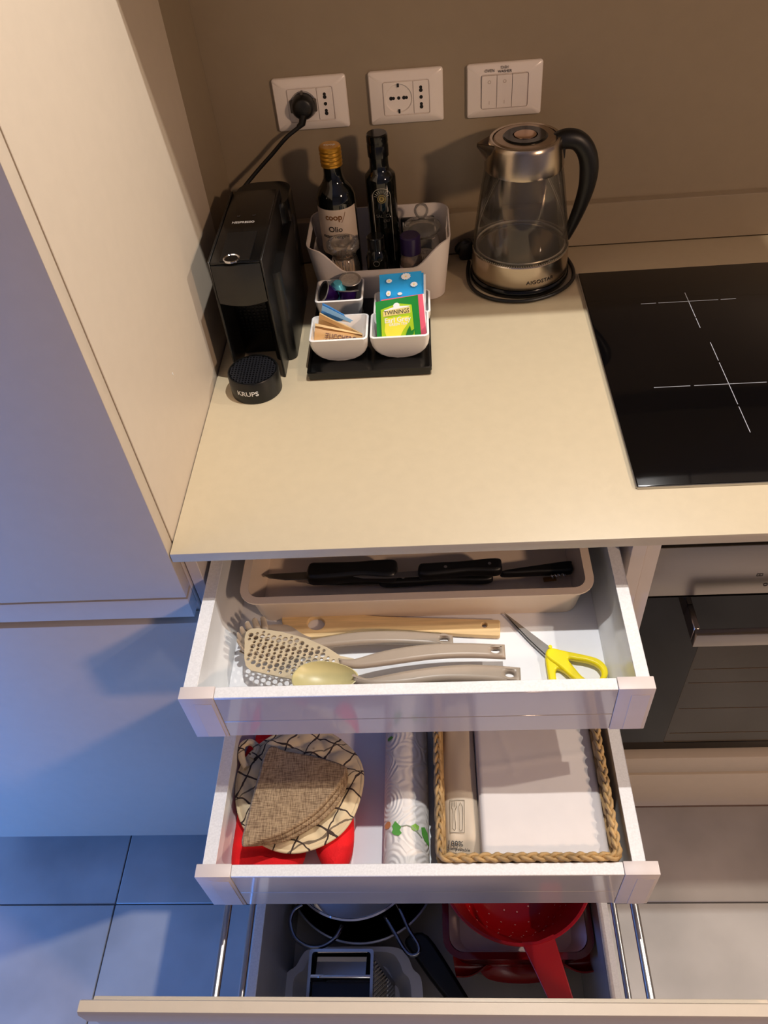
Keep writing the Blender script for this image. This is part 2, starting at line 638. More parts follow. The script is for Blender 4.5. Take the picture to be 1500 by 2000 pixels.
# ============================================================= DRAWER CABINET
dc = thing('drawer_cabinet', 'drawer cabinet under the worktop with three drawers pulled open', 'cabinet', (0.29, -0.6, 0.1))
part('side_panel', box(0.0012, 0.0165, -0.635, -0.01, 0.10, 0.9445, 0.0006, 1), M_CARC, dc)
part('side_panel', box(0.5605, 0.5785, -0.625, -0.01, 0.10, 0.9445, 0.0006, 1), M_CARC, dc)
part('back_panel', box(0.0165, 0.5605, -0.03, -0.015, 0.10, 0.9445), M_CARC, dc)
part('bottom_panel', box(0.0165, 0.5605, -0.62, -0.03, 0.10, 0.116), M_CARC, dc)


def side_profile(xo, xi, zb, zr, zf, sgn):
    """drawer side seen from the front: flat rim, upright inner wall that curves out onto the floor"""
    return [(xo, zb), (xo, zr), (xi, zr), (xi, zf + (zr - zf) * 0.42), (xi + sgn * 0.003, zf + (zr - zf) * 0.30), (xi + sgn * 0.009, zf + (zr - zf) * 0.18), (xi + sgn * 0.0135, zf + 0.006), (xi + sgn * 0.0145, zf), (xi + sgn * 0.0145, zb)]


def inner_drawer(label, yo, yi, zr, zb, zf, xl, xr, fl_, seams, line, yback):
    lo, li = xl
    ri, ro = xr
    fx0, fx1 = fl_
    s0, s1 = seams
    d = part('drawer', box(li + 0.0145, ri - 0.0145, yback, yi, zb + 0.006, zf, 0.0005, 1), M_DFLOOR, dc, label)
    for xo, xi, sg in ((lo, li, 1), (ro, ri, -1)):
        p = side_profile(xo, xi, zb + 0.004, zr - 0.0012, zf, sg)
        part('drawer_side', loft([[(x, yback, z) for x, z in p], [(x, yi - 0.0002, z) for x, z in p]]), M_STEELW, d, angle=25)
        part('side_rim', box(min(xo, xi), max(xo, xi), yback, yi - 0.0003, zr - 0.0012, zr, 0.0003, 1), M_RIM, d)
    part('drawer_back', box(li, ri, yback - 0.012, yback, zb + 0.004, zr - 0.006, 0.0005, 1), M_DFLOOR, d)
    for z0, z1 in ((zb, line - 0.0005), (line + 0.0005, zr - 0.0025)):
        part('front_panel', box(s0 + 0.0004, s1 - 0.0004, yo, yi + 0.0005, z0, z1, 0.0005, 1), M_GLASSF, d, 'glossy grey glass front pane')
    part('front_rim', box(s0 + 0.0004, s1 - 0.0004, yo, yi + 0.0008, zr - 0.0025, zr - 0.0002, 0.0006, 1), M_RIM, d)
    for x0, x1 in ((fx0, s0), (s1, fx1)):
        part('end_cap', join(box(x0, x1, yo - 0.0006, yi + 0.0016, zb - 0.001, zr + 0.0006, 0.0009, 2), box(x0 + 0.015, x1 - 0.004, yo - 0.0011, yo, zb + 0.0003, zr - 0.012, 0.0003, 1)), M_CAP, d)
    return d


D1Z, D2Z, D3Z = 0.805, 0.635, 0.145
inner_drawer('top drawer holding cooking utensils, knife tray and scissors', -0.8118, -0.798, 0.88, 0.7915, D1Z, (0.0234, 0.0387), (0.5348, 0.5491), (0.0196, 0.5535), (0.0604, 0.5135), 0.826, -0.32)
inner_drawer('middle drawer holding cloths, paper roll and basket', -0.949, -0.9357, 0.71, 0.6125, D2Z, (0.0285, 0.0437), (0.5291, 0.5438), (0.0210, 0.5578), (0.0635, 0.5185), 0.655, -0.46)

# bottom drawer: deep, with gallery rails, carries the tall lacquered front
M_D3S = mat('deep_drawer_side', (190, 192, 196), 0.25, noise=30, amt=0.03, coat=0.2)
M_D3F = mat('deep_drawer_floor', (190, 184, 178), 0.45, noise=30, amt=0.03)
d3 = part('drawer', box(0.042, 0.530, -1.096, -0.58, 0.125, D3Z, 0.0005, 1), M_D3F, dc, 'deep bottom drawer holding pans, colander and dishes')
for xo, xi in ((0.028, 0.042), (0.545, 0.530)):
    a, b = min(xo, xi), max(xo, xi)
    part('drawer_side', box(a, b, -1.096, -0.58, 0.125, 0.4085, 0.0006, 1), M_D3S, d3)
    part('side_rim', box(a, b, -1.096, -0.58, 0.4085, 0.410, 0.0003, 1), M_RIM, d3)
for x, z, r in ((0.028, 0.435, 0.0045), (0.0275, 0.566, 0.0052), (0.549, 0.435, 0.0045), (0.5485, 0.580, 0.0052)):
    part('gallery_rail', tube([(x, -1.107, z), (x, -0.585, z)], r, 14), M_ALU, d3)
part('drawer_back', box(0.028, 0.545, -0.58, -0.568, 0.125, 0.585, 0.0006, 1), M_D3S, d3)
fx0, fx1 = -0.0150, 0.5975
part('front_panel', box(fx0, fx1, -1.1150, -1.0975, 0.106, 0.8350, 0.0012, 2), M_CAB, d3, 'tall greige lacquered drawer front')
prof = [(-1.1185, 0.8352), (-1.1185, 0.8600), (-1.1165, 0.8640), (-1.1075, 0.8640), (-1.1060, 0.8600), (-1.1060, 0.8352)]
part('grip_lip', loft([[(fx0, y, z) for y, z in prof], [(fx1, y, z) for y, z in prof]]), M_CAB, d3)

# ============================================================= OVEN AND ITS HOUSING
ov = thing('built_in_oven', 'built-in oven with steel control panel and black glass door under the hob', 'oven', (0.87, -0.35, 0.3))
ox0, ox1 = 0.6000, 1.152
part('oven_body', box(ox0 + 0.005, ox1 - 0.005, -0.578, -0.06, 0.305, 0.868), M_GAP, ov)
cp = part('control_panel', box(ox0, ox1, -0.605, -0.578, 0.7687, 0.8700, 0.0012, 2), M_STEEL, ov, 'brushed steel control panel')
q = at(1484, 1123, y=-0.6052)
part('panel_symbol', join(onplane(plate([[(-0.004, -0.0025), (0.004, -0.0025), (0.004, 0.0025), (-0.004, 0.0025)], [(-0.0034, -0.0019), (0.0034, -0.0019), (0.0034, 0.0019), (-0.0034, 0.0019)]], 0.0002), q, (1, 0, 0), (0, 0, 1)),
                      onplane(text('S', 0.0045), q, (1, 0, 0), (0, 0, 1)), onplane(plate([circle(0, 0, 0.003), circle(0, 0, 0.0022)], 0.0002), at(1495, 1142, y=-0.6052), (1, 0, 0), (0, 0, 1))), M_PRINTK, cp)
WX0, WX1, WZ0, WZ1 = 0.6975, 1.05, 0.339, 0.668
door = part('oven_door', onplane(plate([[(ox0, 0.3154), (ox1, 0.3154), (ox1, 0.7620), (ox0, 0.7620)], rrect(WX0, WX1, WZ0, WZ1, 0.006)], 0.022, 0.0008, 1), (0, -0.580, 0), (1, 0, 0), (0, 0, 1)), M_OVENG, ov, 'black glass oven door')
M_WIN = mat('oven_window', (56, 46, 32), 0.07, noise=10, amt=0.05, spec=0.35)  # opaque brown, painted as the reflection of the floor in the pane
part('oven_window', box(WX0, WX1, -0.6012, -0.590, WZ0, WZ1, 0.0003, 1), M_WIN, door, 'window pane coloured with the brown floor reflection')
M_RACK = mat('rack_glint', (128, 108, 84), 0.3, 0.6)
for z in (0.372, 0.455, 0.535, 0.575):
    part('rack_line', tube([(WX0 + 0.006, -0.6014, z), (WX1 - 0.006, -0.6014, z)], 0.0006, 6), M_RACK, door)
hd = part('oven_handle', box(0.6615, 1.09, -0.6535, -0.6425, 0.7165, 0.7435, 0.001, 2), M_STEEL, ov, 'flat steel handle bar')
for x in (0.6615, 1.08):
    part('handle_bracket', join(box(x, x + 0.008, -0.6425, -0.602, 0.7165, 0.7435, 0.001, 1)), M_STEEL, hd)
oh = thing('oven_housing', 'greige base unit around the oven with slim drawer below its door', 'cabinet', (0.87, -0.3, 0.1))
part('side_panel', box(0.5800, 0.5975, -0.620, -0.01, 0.10, 0.9445, 0.0006, 1), M_CARC, oh)
part('shade_strip', box(0.5980, 1.16, -0.59, -0.57, 0.8720, 0.9445), M_GAP, oh)  # dark filler painted as the shade under the worktop
part('side_panel', box(1.1550, 1.1725, -0.620, -0.01, 0.10, 0.9445, 0.0006, 1), M_CARC, oh)
dr = part('drawer_front', box(0.5985, 1.1540, -0.617, -0.594, 0.108, 0.2440, 0.001, 2), M_CAB, oh)
part('grip_strip', box(0.5985, 1.1540, -0.618, -0.594, 0.2560, 0.3120, 0.001, 2), M_CAB, oh)
part('drawer_box', box(0.605, 1.147, -0.594, -0.1, 0.112, 0.30), M_GAP, oh)

# ============================================================= SOCKETS AND SWITCHES
PW, PH = 0.1119, 0.0758


def frame_plate(px, pz, name, label, cat, group=None):
    t = thing(name, label, cat, (px, YB, pz), group)
    y = YB - 0.0003
    rr = lambda dx, dz, yy: [(a, yy, b) for a, b in rrect(px - dx, px + dx, pz - dz, pz + dz, 0.004, 4)]
    g = loft([rr(PW / 2, PH / 2, y), rr(PW / 2, PH / 2, y - 0.004), rr(PW / 2 - 0.0015, PH / 2 - 0.0015, y - 0.006), rr(PW / 2 - 0.017, PH / 2 - 0.012, y - 0.0088), rr(0.0355, 0.0245, y - 0.0090), rr(0.0355, 0.0245, y - 0.0070)])
    part('cover_frame', g, M_PLATE, t)
    o = part('module_outline', box(px - 0.0345, px + 0.0345, y - 0.0055, y - 0.004, pz - 0.0237, pz + 0.0237), M_LINE, t)
    return t, y


def double_hole(t, cx, cz, y, dx, dz, r=0.0024):
    g = []
    for s in (-1, 1):
        g.append(onplane(plate([circle(0, 0, r * (1.15 if s < 0 else 0.95), n=14)], 0.0004 + 0.0001 * (s > 0)), (cx + s * dx, y, cz + s * dz), (1, 0, 0), (0, 0, 1)))
    part('socket_hole', join(*g), M_DARK, t)


def socket(px, pz, label):
    t, y = frame_plate(px, pz, 'wall_socket', label, 'socket', 'double sockets on the backsplash')
    f = y - 0.0092
    c = px - 0.0115
    sq = [(px - 0.0338, pz - 0.0230), (px + 0.0103, pz - 0.0230), (px + 0.0103, pz + 0.0230), (px - 0.0338, pz + 0.0230)]
    part('socket_module', onplane(plate([sq, circle(c, pz, 0.0205, n=36)], 0.0026), (0, f + 0.0026, 0), (1, 0, 0), (0, 0, 1)), M_PLATE, t)
    part('round_well', onplane(lathe([(0, 0), (0.0190, 0), (0.0204, 0.0022), (0.0206, 0.0022), (0.0206, -0.0005), (0, -0.0005)], (0, 0, 0), 36), (c, f + 0.0026, pz), (1, 0, 0), (0, 0, 1)), M_PLATE, t)
    wy = f + 0.0024
    double_hole(t, c - 0.0098, pz, wy, 0.0019, 0)
    double_hole(t, c + 0.0098, pz, wy, 0.0019, 0)
    part('socket_hole', onplane(plate([circle(c, pz, 0.0025, n=14)], 0.0004), (0, wy, 0), (1, 0, 0), (0, 0, 1)), M_DARK, t)
    for s in (-1, 1):
        part('earth_clip', box(c - 0.0014, c + 0.0014, f - 0.0004, wy, pz + s * 0.0187 - 0.0026, pz + s * 0.0187 + 0.0026), M_DARK, t)
    part('narrow_module', box(px + 0.0110, px + 0.0338, f, f + 0.003, pz - 0.0230, pz + 0.0230, 0.0004, 1), M_PLATE, t)
    n = px + 0.0224
    double_hole(t, n, pz + 0.0118, f, 0, 0.0021)
    double_hole(t, n, pz - 0.0118, f, 0, 0.0021)
    part('socket_hole', onplane(plate([circle(n, pz, 0.0026, n=14)], 0.0004), (0, f, 0), (1, 0, 0), (0, 0, 1)), M_DARK, t)
    return t


P1 = (0.1530, 1.2175)
socket(*P1, 'white wall socket with a black plug in it, nearest the tall cabinet')
socket(0.2984, 1.2168, 'empty white double wall socket above the dark slim bottle')
sx, sz = 0.4457, 1.2162
t, y = frame_plate(sx, sz, 'light_switch', 'white triple rocker switch plate above the kettle, lettered OVEN and DISH WASHER', 'switch')
for k in range(3):
    x0 = sx - 0.0338 + k * 0.0226
    rk = part('rocker', loft([[(x0, y - 0.0075, sz - 0.023), (x0 + 0.0218, y - 0.0075, sz - 0.023), (x0 + 0.0218, y - 0.0075, sz + 0.023), (x0, y - 0.0075, sz + 0.023)],
                              [(x0, y - 0.0098, sz - 0.023), (x0 + 0.0218, y - 0.0098, sz - 0.023), (x0 + 0.0218, y - 0.0116, sz + 0.023), (x0, y - 0.0116, sz + 0.023)]]), M_PLATE, t)
    if k < 2:
        M_FAINT = mat('faint_print', (196, 180, 168), 0.5)
        part('rocker_mark', onplane(plate([circle(0, 0, 0.0024), circle(0, 0, 0.0017)], 0.0003), (x0 + 0.011, y - 0.0114, sz + 0.0145), (1, 0, 0), (0, 0, 1)), M_FAINT, rk)
        part('rocker_mark', box(x0 + 0.0106, x0 + 0.0114, y - 0.0103, y - 0.0095, sz - 0.0175, sz - 0.0125), M_FAINT, rk)
ty = y - 0.0092
part('lettering', join(onplane(text('OVEN', 0.0054), (sx - 0.0226, ty, sz + 0.0292), (1, 0, 0), (0, 0.18, 1)),
                       onplane(text('DISH', 0.0052), (sx - 0.0003, ty + 0.0006, sz + 0.0325), (1, 0, 0), (0, 0.18, 1)),
                       onplane(text('WASHER', 0.0052), (sx - 0.0003, ty - 0.0002, sz + 0.0275), (1, 0, 0), (0, 0.18, 1))), M_PRINTK, t)

# ============================================================= PLUG AND CORD
pc = thing('power_plug', 'black round plug with its cord running down to the coffee machine', 'plug', (P1[0] - 0.0115, 0.0, P1[1]))
c0 = Vector((P1[0] - 0.0115, YB - 0.0072, P1[1]))
part('plug_body', onplane(lathe([(0, 0), (0.0180, 0), (0.0184, 0.004), (0.0180, 0.012), (0.0160, 0.0165), (0.0145, 0.019), (0.0120, 0.021), (0, 0.0215)], (0, 0, 0), 32), c0, (1, 0, 0), (0, 0, 1)), M_BLACKM, pc)
part('plug_grip', join(box(c0.x - 0.0205, c0.x + 0.0205, c0.y - 0.007, c0.y - 0.0012, c0.z - 0.009, c0.z + 0.009, 0.001, 1), box(c0.x - 0.002, c0.x + 0.002, c0.y - 0.012, c0.y - 0.004, c0.z + 0.0165, c0.z + 0.0215, 0.0008, 1)), mat('grey_contact', (84, 76, 68), 0.4), pc)
pts = [c0 + Vector((0, -0.016, -0.008)), c0 + Vector((-0.004, -0.018, -0.021))] + [at(a, b, y=yy) for a, b, yy in ((560, 268, -0.012), (530, 303, -0.014), (500, 337, -0.02), (468, 377, -0.035), (455, 400, -0.05))]
pts.append(pts[-1] + Vector((-0.004, -0.002, -0.08)))
part('strain_relief', tube([pts[0], pts[1], pts[1].lerp(pts[2], 0.25)], [0.0065, 0.0052, 0.0038], 12), M_BLACKM, pc)
part('cord', tube(spline(pts, 8), 0.0032, 10), M_BLACKM, pc)

# ============================================================= COFFEE MACHINE
cm = thing('coffee_machine', 'narrow black capsule coffee machine standing against the tall cabinet', 'coffee machine', (0.07, -0.2, 0.96))
X0, X1, YF_, ZT = 0.0336, 0.1066, -0.3264, 1.1500
part('machine_body', box(X0 + 0.0005, X1 - 0.0005, -0.262, -0.110, 0.9604, 1.1455, 0.004, 3), M_MACH, cm)
rr_ = rrect(X0 + 0.001, X1 + 0.012, -0.150, -0.062, 0.026, 8)
part('water_tank', loft([ring(rr_, 0.9604), ring(rr_, 1.128), ring([(x * 0.97 + 0.002, y * 0.97 - 0.003) for x, y in rr_], 1.136)]), M_BLACK, cm)
rr_ = rrect(X1 - 0.020, X1 + 0.0125, -0.285, -0.120, 0.012, 6)
part('capsule_bin', loft([ring(rr_, 0.9604), ring(rr_, 1.095), ring([(X1 + (x - X1) * 0.93, -0.2 + (y + 0.2) * 0.98) for x, y in rr_], 1.104)]), M_MACH, cm)
for x0 in (X0, X1 - 0.0030):
    part('side_wall', box(x0, x0 + 0.0030, YF_, -0.12, 0.9604, ZT, 0.0008, 1), M_MACH, cm)
# brew head, bulging a little to the front and rounded below
rows = []
for z, ys in ((1.0835, 0.018), (1.0845, 0.006), (1.088, 0.001), (1.10, -0.001), (1.13, -0.0005), (1.1445, 0.0005)):
    r = []
    for k in range(13):
        u = k / 12
        x = X0 + 0.0035 + (X1 - X0 - 0.0070) * u
        zz = z - 0.004 * math.sin(math.pi * u) if z < 1.1 else z
        r.append((x, YF_ + ys - 0.003 * math.sin(math.pi * u), zz))
    r += [(X1 - 0.0035, -0.262, z), (X0 + 0.0035, -0.262, z)]
    rows.append(r)
part('brew_head', loft(rows), mat('head_grey_black', (30, 29, 28), 0.3, noise=60, amt=0.06), cm)
part('top_cover', join(box(X0 + 0.0032, X1 - 0.0032, YF_ + 0.001, -0.118, 1.1445, 1.1488, 0.0015, 2)), M_BLACK, cm)
lv = part('lever', loft([[(x, y, z) for x, y in ((0.0500, -0.3235), (0.0900, -0.3235), (0.0905, -0.2480), (0.0495, -0.2480))] for z in (1.1488, 1.1504)]), M_MACH, cm)
q = at(452, 505, z=1.1506)
part('lever_ring', lathe([(0.0085, 0), (0.0100, 0.0012), (0.0112, 0.0006), (0.0114, -0.001), (0.0085, -0.001)], (q.x, q.y, 1.1506), 32, True), M_CHROME, lv)
part('lever_dimple', lathe([(0, 0), (0.0086, 0), (0.0086, 0.0004), (0, 0.0004)], (q.x, q.y, 1.1503), 28), M_BLACK, lv)
q = at(475, 434, z=1.1490)
part('lettering', join(onplane(text('NESPRESSO', 0.0074, 0.0003, 0.00008, 0.86), q, (1, -0.02, 0), (0.02, 1, 0))), M_PRINTW, cm)
for px, py in ((466, 422), (496, 420)):
    q = at(px, py, z=1.1490)
    part('cup_icon', onplane(plate([[(-0.002, -0.002), (0.002, -0.002), (0.0025, 0.002), (0.0012, 0.002), (0.0006, -0.0008), (-0.002, 0.0015)]], 0.0003), q, (1, 0, 0), (0, 1, 0)), mat('icon_grey', (70, 70, 70), 0.5), cm)
gd = []
for i in range(9):
    for j in range(16):
        x, z = X0 + 0.011 + i * 0.0064, 0.997 + j * 0.0056
        gd.append(box(x - 0.0016, x + 0.0016, -0.2632, -0.261, z - 0.0014, z + 0.0014))
part('grip_studs', join(*gd), mat('stud_grey', (34, 34, 34), 0.4), cm, kind='stuff')
tcx, tcy, tr = 0.0665, -0.3500, 0.0368
prof = [(0, 0.0004), (tr, 0.0004), (tr, 0.0325), (tr - 0.0012, 0.0345), (tr - 0.003, 0.0345), (tr - 0.0035, 0.031), (0, 0.031)]
dt = part('drip_tray', lathe(prof, (tcx, tcy, 0.96), 48), M_MACH, cm)
gs = []
for i in range(-7, 8):
    h = math.sqrt(max(0.0325 ** 2 - (i * 0.0045) ** 2, 0))
    gs.append(box(tcx + i * 0.0045 - 0.0009, tcx + i * 0.0045 + 0.0009, tcy - h, tcy + h, 0.991, 0.9942))
    gs.append(box(tcx - h, tcx + h, tcy + i * 0.0045 - 0.0009, tcy + i * 0.0045 + 0.0009, 0.991, 0.9939))
part('drip_grid', join(*gs), mat('grid_black', (30, 30, 34), 0.3, noise=60, amt=0.05), dt, kind='stuff')
part('lettering', oncyl(text('KRUPS', 0.0105, 0.0003, 0.0001, 1.05), (tcx, tcy, 0.9780), tr, a0=math.radians(-99)), M_PRINTW, dt)

# ============================================================= KETTLE
KX, KY = 0.4700, -0.0750
kt = thing('glass_kettle', 'clear glass electric kettle with brushed steel lid and black handle', 'kettle', (KX, KY, 0.96))
part('power_base', lathe([(0, 0.0004), (0.0790, 0.0004), (0.0800, 0.003), (0.0795, 0.009), (0.0775, 0.0125), (0, 0.0125)], (KX, KY, 0.96), 56), M_BLACK, kt)
part('base_band', lathe([(0.072, 0.0128), (0.0765, 0.0135), (0.0770, 0.020), (0.0765, 0.0510), (0.0745, 0.0530), (0.0685, 0.0500), (0, 0.0500)], (KX, KY, 0.96), 64), M_STEELV, kt)
part('heating_plate', lathe([(0, 0.0535), (0.060, 0.0535), (0.0665, 0.0515), (0.0665, 0.0502), (0, 0.0502)], (KX, KY, 0.96), 48), mat('plate_steel', (150, 140, 126), 0.18, 1.0, noise=60, amt=0.04), kt)
gp = [(0.0755, 0.0535), (0.0752, 0.062), (0.0725, 0.085), (0.0680, 0.120), (0.0632, 0.150), (0.0595, 0.172), (0.0578, 0.1815)]
part('glass_jug', lathe(gp, (KX, KY, 0.96), 64), M_KGLASS, kt)
part('inner_wall', lathe([(0.0680, 0.0545), (0.0735, 0.0560)] + [(r - 0.0028, z) for r, z in gp[1:]], (KX, KY, 0.96), 64), M_KGLASS, kt)
beads = [box(KX + 0.0752 * math.cos(a) - 0.0007, KX + 0.0752 * math.cos(a) + 0.0007, KY + 0.0752 * math.sin(a) - 0.0007, KY + 0.0752 * math.sin(a) + 0.0007, 1.0128, 1.0155) for a in [2 * math.pi * k / 130 for k in range(130)]]
part('bead_ring', join(*beads), mat('bead_grey', (120, 112, 100), 0.2, 0.6), kt, kind='stuff')
part('seal_ring', lathe([(0.0690, 0.0560), (0.0705, 0.0575), (0.0715, 0.0560), (0.0700, 0.0548)], (KX, KY, 0.96), 48, True), mat('seal_grey', (176, 168, 156), 0.25, 0.3), kt)
part('collar', lathe([(0.0570, 0.1790), (0.0588, 0.1795), (0.0590, 0.1830), (0.0570, 0.198), (0.0540, 0.214), (0.0525, 0.2200), (0.0510, 0.2212), (0.0475, 0.2205), (0.0470, 0.215), (0.0470, 0.18)], (KX, KY, 0.96), 64, True), M_STEELV, kt)
ld_ = part('lid', lathe([(0, 0.2200), (0.0300, 0.2220), (0.0440, 0.2215), (0.0462, 0.2195), (0.0462, 0.2150), (0, 0.2150)], (KX, KY, 0.96), 56), mat('lid_steel', (176, 158, 138), 0.3, 1.0, noise=60, amt=0.04), kt)
part('lid_ring', lathe([(0.0172, 0.2218), (0.0182, 0.2238), (0.0305, 0.2242), (0.0328, 0.2222), (0.0328, 0.2205), (0.0172, 0.2205)], (KX, KY, 0.96), 48, True), M_BLACK, ld_)
part('lid_knob', lathe([(0, 0.2248), (0.0120, 0.2256), (0.0162, 0.2245), (0.0170, 0.2205), (0, 0.2205)], (KX, KY, 0.96), 40), mat('knob_steel', (196, 164, 140), 0.25, 1.0, noise=60, amt=0.03), ld_)
# pouring lip: an open V of sheet steel
sp = []
for u, zc_ in ((0.0, 0.2195), (0.35, 0.2190), (0.7, 0.218), (1.0, 0.2165)):
    hw = 0.0230 * (1 - u) + 0.0012
    x = KX - 0.0500 - 0.0205 * u
    dp = 0.040 * (1 - u) + 0.004
    sp.append([(x + (0.006 if abs(v) > 0.9 else 0) * (1 - u), KY - 0.004 + hw * v, 0.96 + zc_ - dp * (1 - abs(v) ** 1.2)) for v in (-1, -0.75, -0.5, -0.25, 0, 0.25, 0.5, 0.75, 1)])
sv = [p for r in sp for p in r]
sf = [(i * 9 + k, i * 9 + k + 1, (i + 1) * 9 + k + 1, (i + 1) * 9 + k) for i in range(3) for k in range(8)]
inn = [(x + 0.0012, y, z + 0.0012) for x, y, z in sv]
part('spout', join((sv, sf), (inn, sf)), M_STEELV, kt)
hp = [(0.5160, 1.1690), (0.5300, 1.1735), (0.5460, 1.1700), (0.5590, 1.1560), (0.5665, 1.1340), (0.5670, 1.1050), (0.5610, 1.0740), (0.5510, 1.0420), (0.5420, 1.0180)]
cv = spline([(x, KY, z) for x, z in hp], 6)
rad = [0.0142 - 0.0075 * max(0, (i / (len(cv) - 1) - 0.55) / 0.45) for i in range(len(cv))]
part('handle', join(tube(cv, rad, 16, up=(0, 1, 0), flat=0.95), box(0.5160, 0.5290, KY - 0.011, KY + 0.011, 1.146, 1.176, 0.004, 2)), M_BLACKM, kt)
part('lettering', oncyl(text('AIGOSTAR', 0.0085, 0.0002, 0, 1.15), (KX, KY, 0.986), 0.0770, a0=math.radians(-70)), M_PRINTK, kt)
cpts = [(0.5430, -0.020), (0.5530, -0.045), (0.5578, -0.080), (0.5520, -0.112), (0.5330, -0.138), (0.5050, -0.157), (0.4700, -0.1660), (0.4300, -0.159), (0.4020, -0.138), (0.3880, -0.108), (0.3860, -0.070), (0.390, -0.035)]
part('cord', tube(spline([(x, y, 0.9638) for x, y in cpts], 6), 0.0030, 10), M_BLACKM, kt)
part('cord_bundle', join(tube(spline([(0.3780, -0.010, 0.968), (0.372, 0.000 - 0.018, 0.98), (0.384, -0.020, 0.992), (0.396, -0.016, 0.980), (0.390, -0.012, 0.967)], 6, True), 0.0055, 10, True), box(0.374, 0.396, -0.026, -0.008, 0.9604, 0.994, 0.005, 2)), M_BLACKM, kt)

# ============================================================= STORAGE BIN
bn = thing('storage_bin', 'white plastic open bin with a dipped front, full of bottles and jars', 'bin', (0.245, -0.095, 0.96))
NB = 96
bo = [(0.1455, 0.3470, -0.1400, -0.0270), (0.1335, 0.3575, -0.1490, -0.0130)]


def rr_at(f, inset, k):
    a = [bo[0][i] + (bo[1][i] - bo[0][i]) * f for i in range(4)]
    pts = rrect(a[0] + inset, a[1] - inset, a[2] + inset, a[3] - inset, 0.026 - inset, 8)
    # even spacing along the outline, starting in the middle of the right side
    P = [Vector((x, y)) for x, y in pts]
    i0 = len(P) - 1
    seq = [Vector((a[1] - inset, (a[2] + a[3]) / 2))] + P
    ln = [0.0]
    for u, v in zip(seq, seq[1:] + seq[:1]):
        ln.append(ln[-1] + (v - u).length)
    t = ln[-1] * k / NB
    for s in range(len(seq)):
        if ln[s] <= t <= ln[s + 1] + 1e-9:
            u, v = seq[s], seq[(s + 1) % len(seq)]
            return u.lerp(v, (t - ln[s]) / max(ln[s + 1] - ln[s], 1e-9))
    return seq[0]


def ss(a, b, x):
    t = min(max((x - a) / (b - a), 0), 1)
    return t * t * (3 - 2 * t)


HB, ZB = 0.101, 0.9604


def top_f(k):
    p = rr_at(1, 0, k)
    if p.y < -0.12:
        d = ss(0.148, 0.190, p.x) * (1 - ss(0.302, 0.350, p.x))
        return 1 - 0.40 * d
    return 1.0


LV = [0.0, 0.03, 0.30, 0.50, 0.68, 0.90, 1.0]
V, F = [], []
for side, ins in ((0, 0.0), (1, 0.0022)):
    for f in LV:
        for k in range(NB):
            ff = f * top_f(k)
            q = rr_at(ff, ins, k)
            V.append((q.x, q.y, ZB + (0.0025 if side and f == 0 else 0) + HB * ff))
nl = len(LV)
vid = lambda s, l, k: (s * nl + l) * NB + k % NB
hole = lambda l, k: l == 4 and (k % NB in range(0, 6) or k % NB in range(90, 96) or k % NB in range(42, 54))
for s in (0, 1):
    for l in range(nl - 1):
        for k in range(NB):
            if hole(l, k):
                continue
            f = (vid(s, l, k), vid(s, l, k + 1), vid(s, l + 1, k + 1), vid(s, l + 1, k))
            F.append(f if s == 0 else f[::-1])
for k in range(NB):
    F.append((vid(0, nl - 1, k), vid(0, nl - 1, k + 1), vid(1, nl - 1, k + 1), vid(1, nl - 1, k)))
    if hole(4, k):
        F.append((vid(0, 4, k), vid(0, 4, k + 1), vid(1, 4, k + 1), vid(1, 4, k)))
        F.append((vid(0, 5, k), vid(0, 5, k + 1), vid(1, 5, k + 1), vid(1, 5, k)))
        if not hole(4, k - 1):
            F.append((vid(0, 4, k), vid(0, 5, k), vid(1, 5, k), vid(1, 4, k)))
        if not hole(4, k + 1):
            F.append((vid(0, 4, k + 1), vid(0, 5, k + 1), vid(1, 5, k + 1), vid(1, 4, k + 1)))
F.append(tuple(vid(0, 0, k) for k in range(NB - 1, -1, -1)))
F.append(tuple(vid(1, 0, k) for k in range(NB)))
part('bin_body', (V, F), M_BINP, bn)
BF = 0.9632


def rev(name, label, cat, c, parts, group=None):
    t = thing(name, label, cat, (c[0], c[1], c[2]), group)
    for nm, prof, m, *rest in parts:
        part(nm, lathe(prof, c, 40, bool(rest and rest[0])), m, t)
    return t


# olive oil bottle with a golden screw cap
c = (0.1812, -0.0580, BF)
b1 = rev('oil_bottle', 'dark oil bottle with a ribbed gold cap and pale paper label', 'bottle', c, [
    ('glass_body', [(0, 0.0003), (0.027, 0.0003), (0.0305, 0.004), (0.0305, 0.138), (0.0295, 0.146), (0.0255, 0.155), (0.0190, 0.163), (0.0155, 0.170), (0.0142, 0.178), (0.0138, 0.192), (0, 0.192)], M_BOTTLE)])
gprof = [(0, 0.2195), (0.0150, 0.2192), (0.0165, 0.2175)]
for k in range(4):
    z = 0.2150 - k * 0.0060
    gprof += [(0.0166, z), (0.0170, z - 0.0012), (0.0166, z - 0.0030), (0.0161, z - 0.0040)]
gprof += [(0.0166, 0.1900), (0.0140, 0.1895), (0, 0.1895)]
part('screw_cap', lathe(gprof, c, 40), M_GOLD, b1)
part('cap_print', onplane(text('coop', 0.009), (c[0], c[1], c[2] + 0.2198), (1, 0, 0), (0, 1, 0)), M_PRINTW, b1)


def wrap_label(parent, c, r, half, z0, z1, m, name='paper_label', a0=-90):
    g = grid(24, 4, lambda u, v: ((u - 0.5) * 2 * half * r, z0 + (z1 - z0) * v, 0.0))
    return part(name, oncyl(g, (c[0], c[1], c[2]), r, math.radians(a0), 0.0004), m, parent)


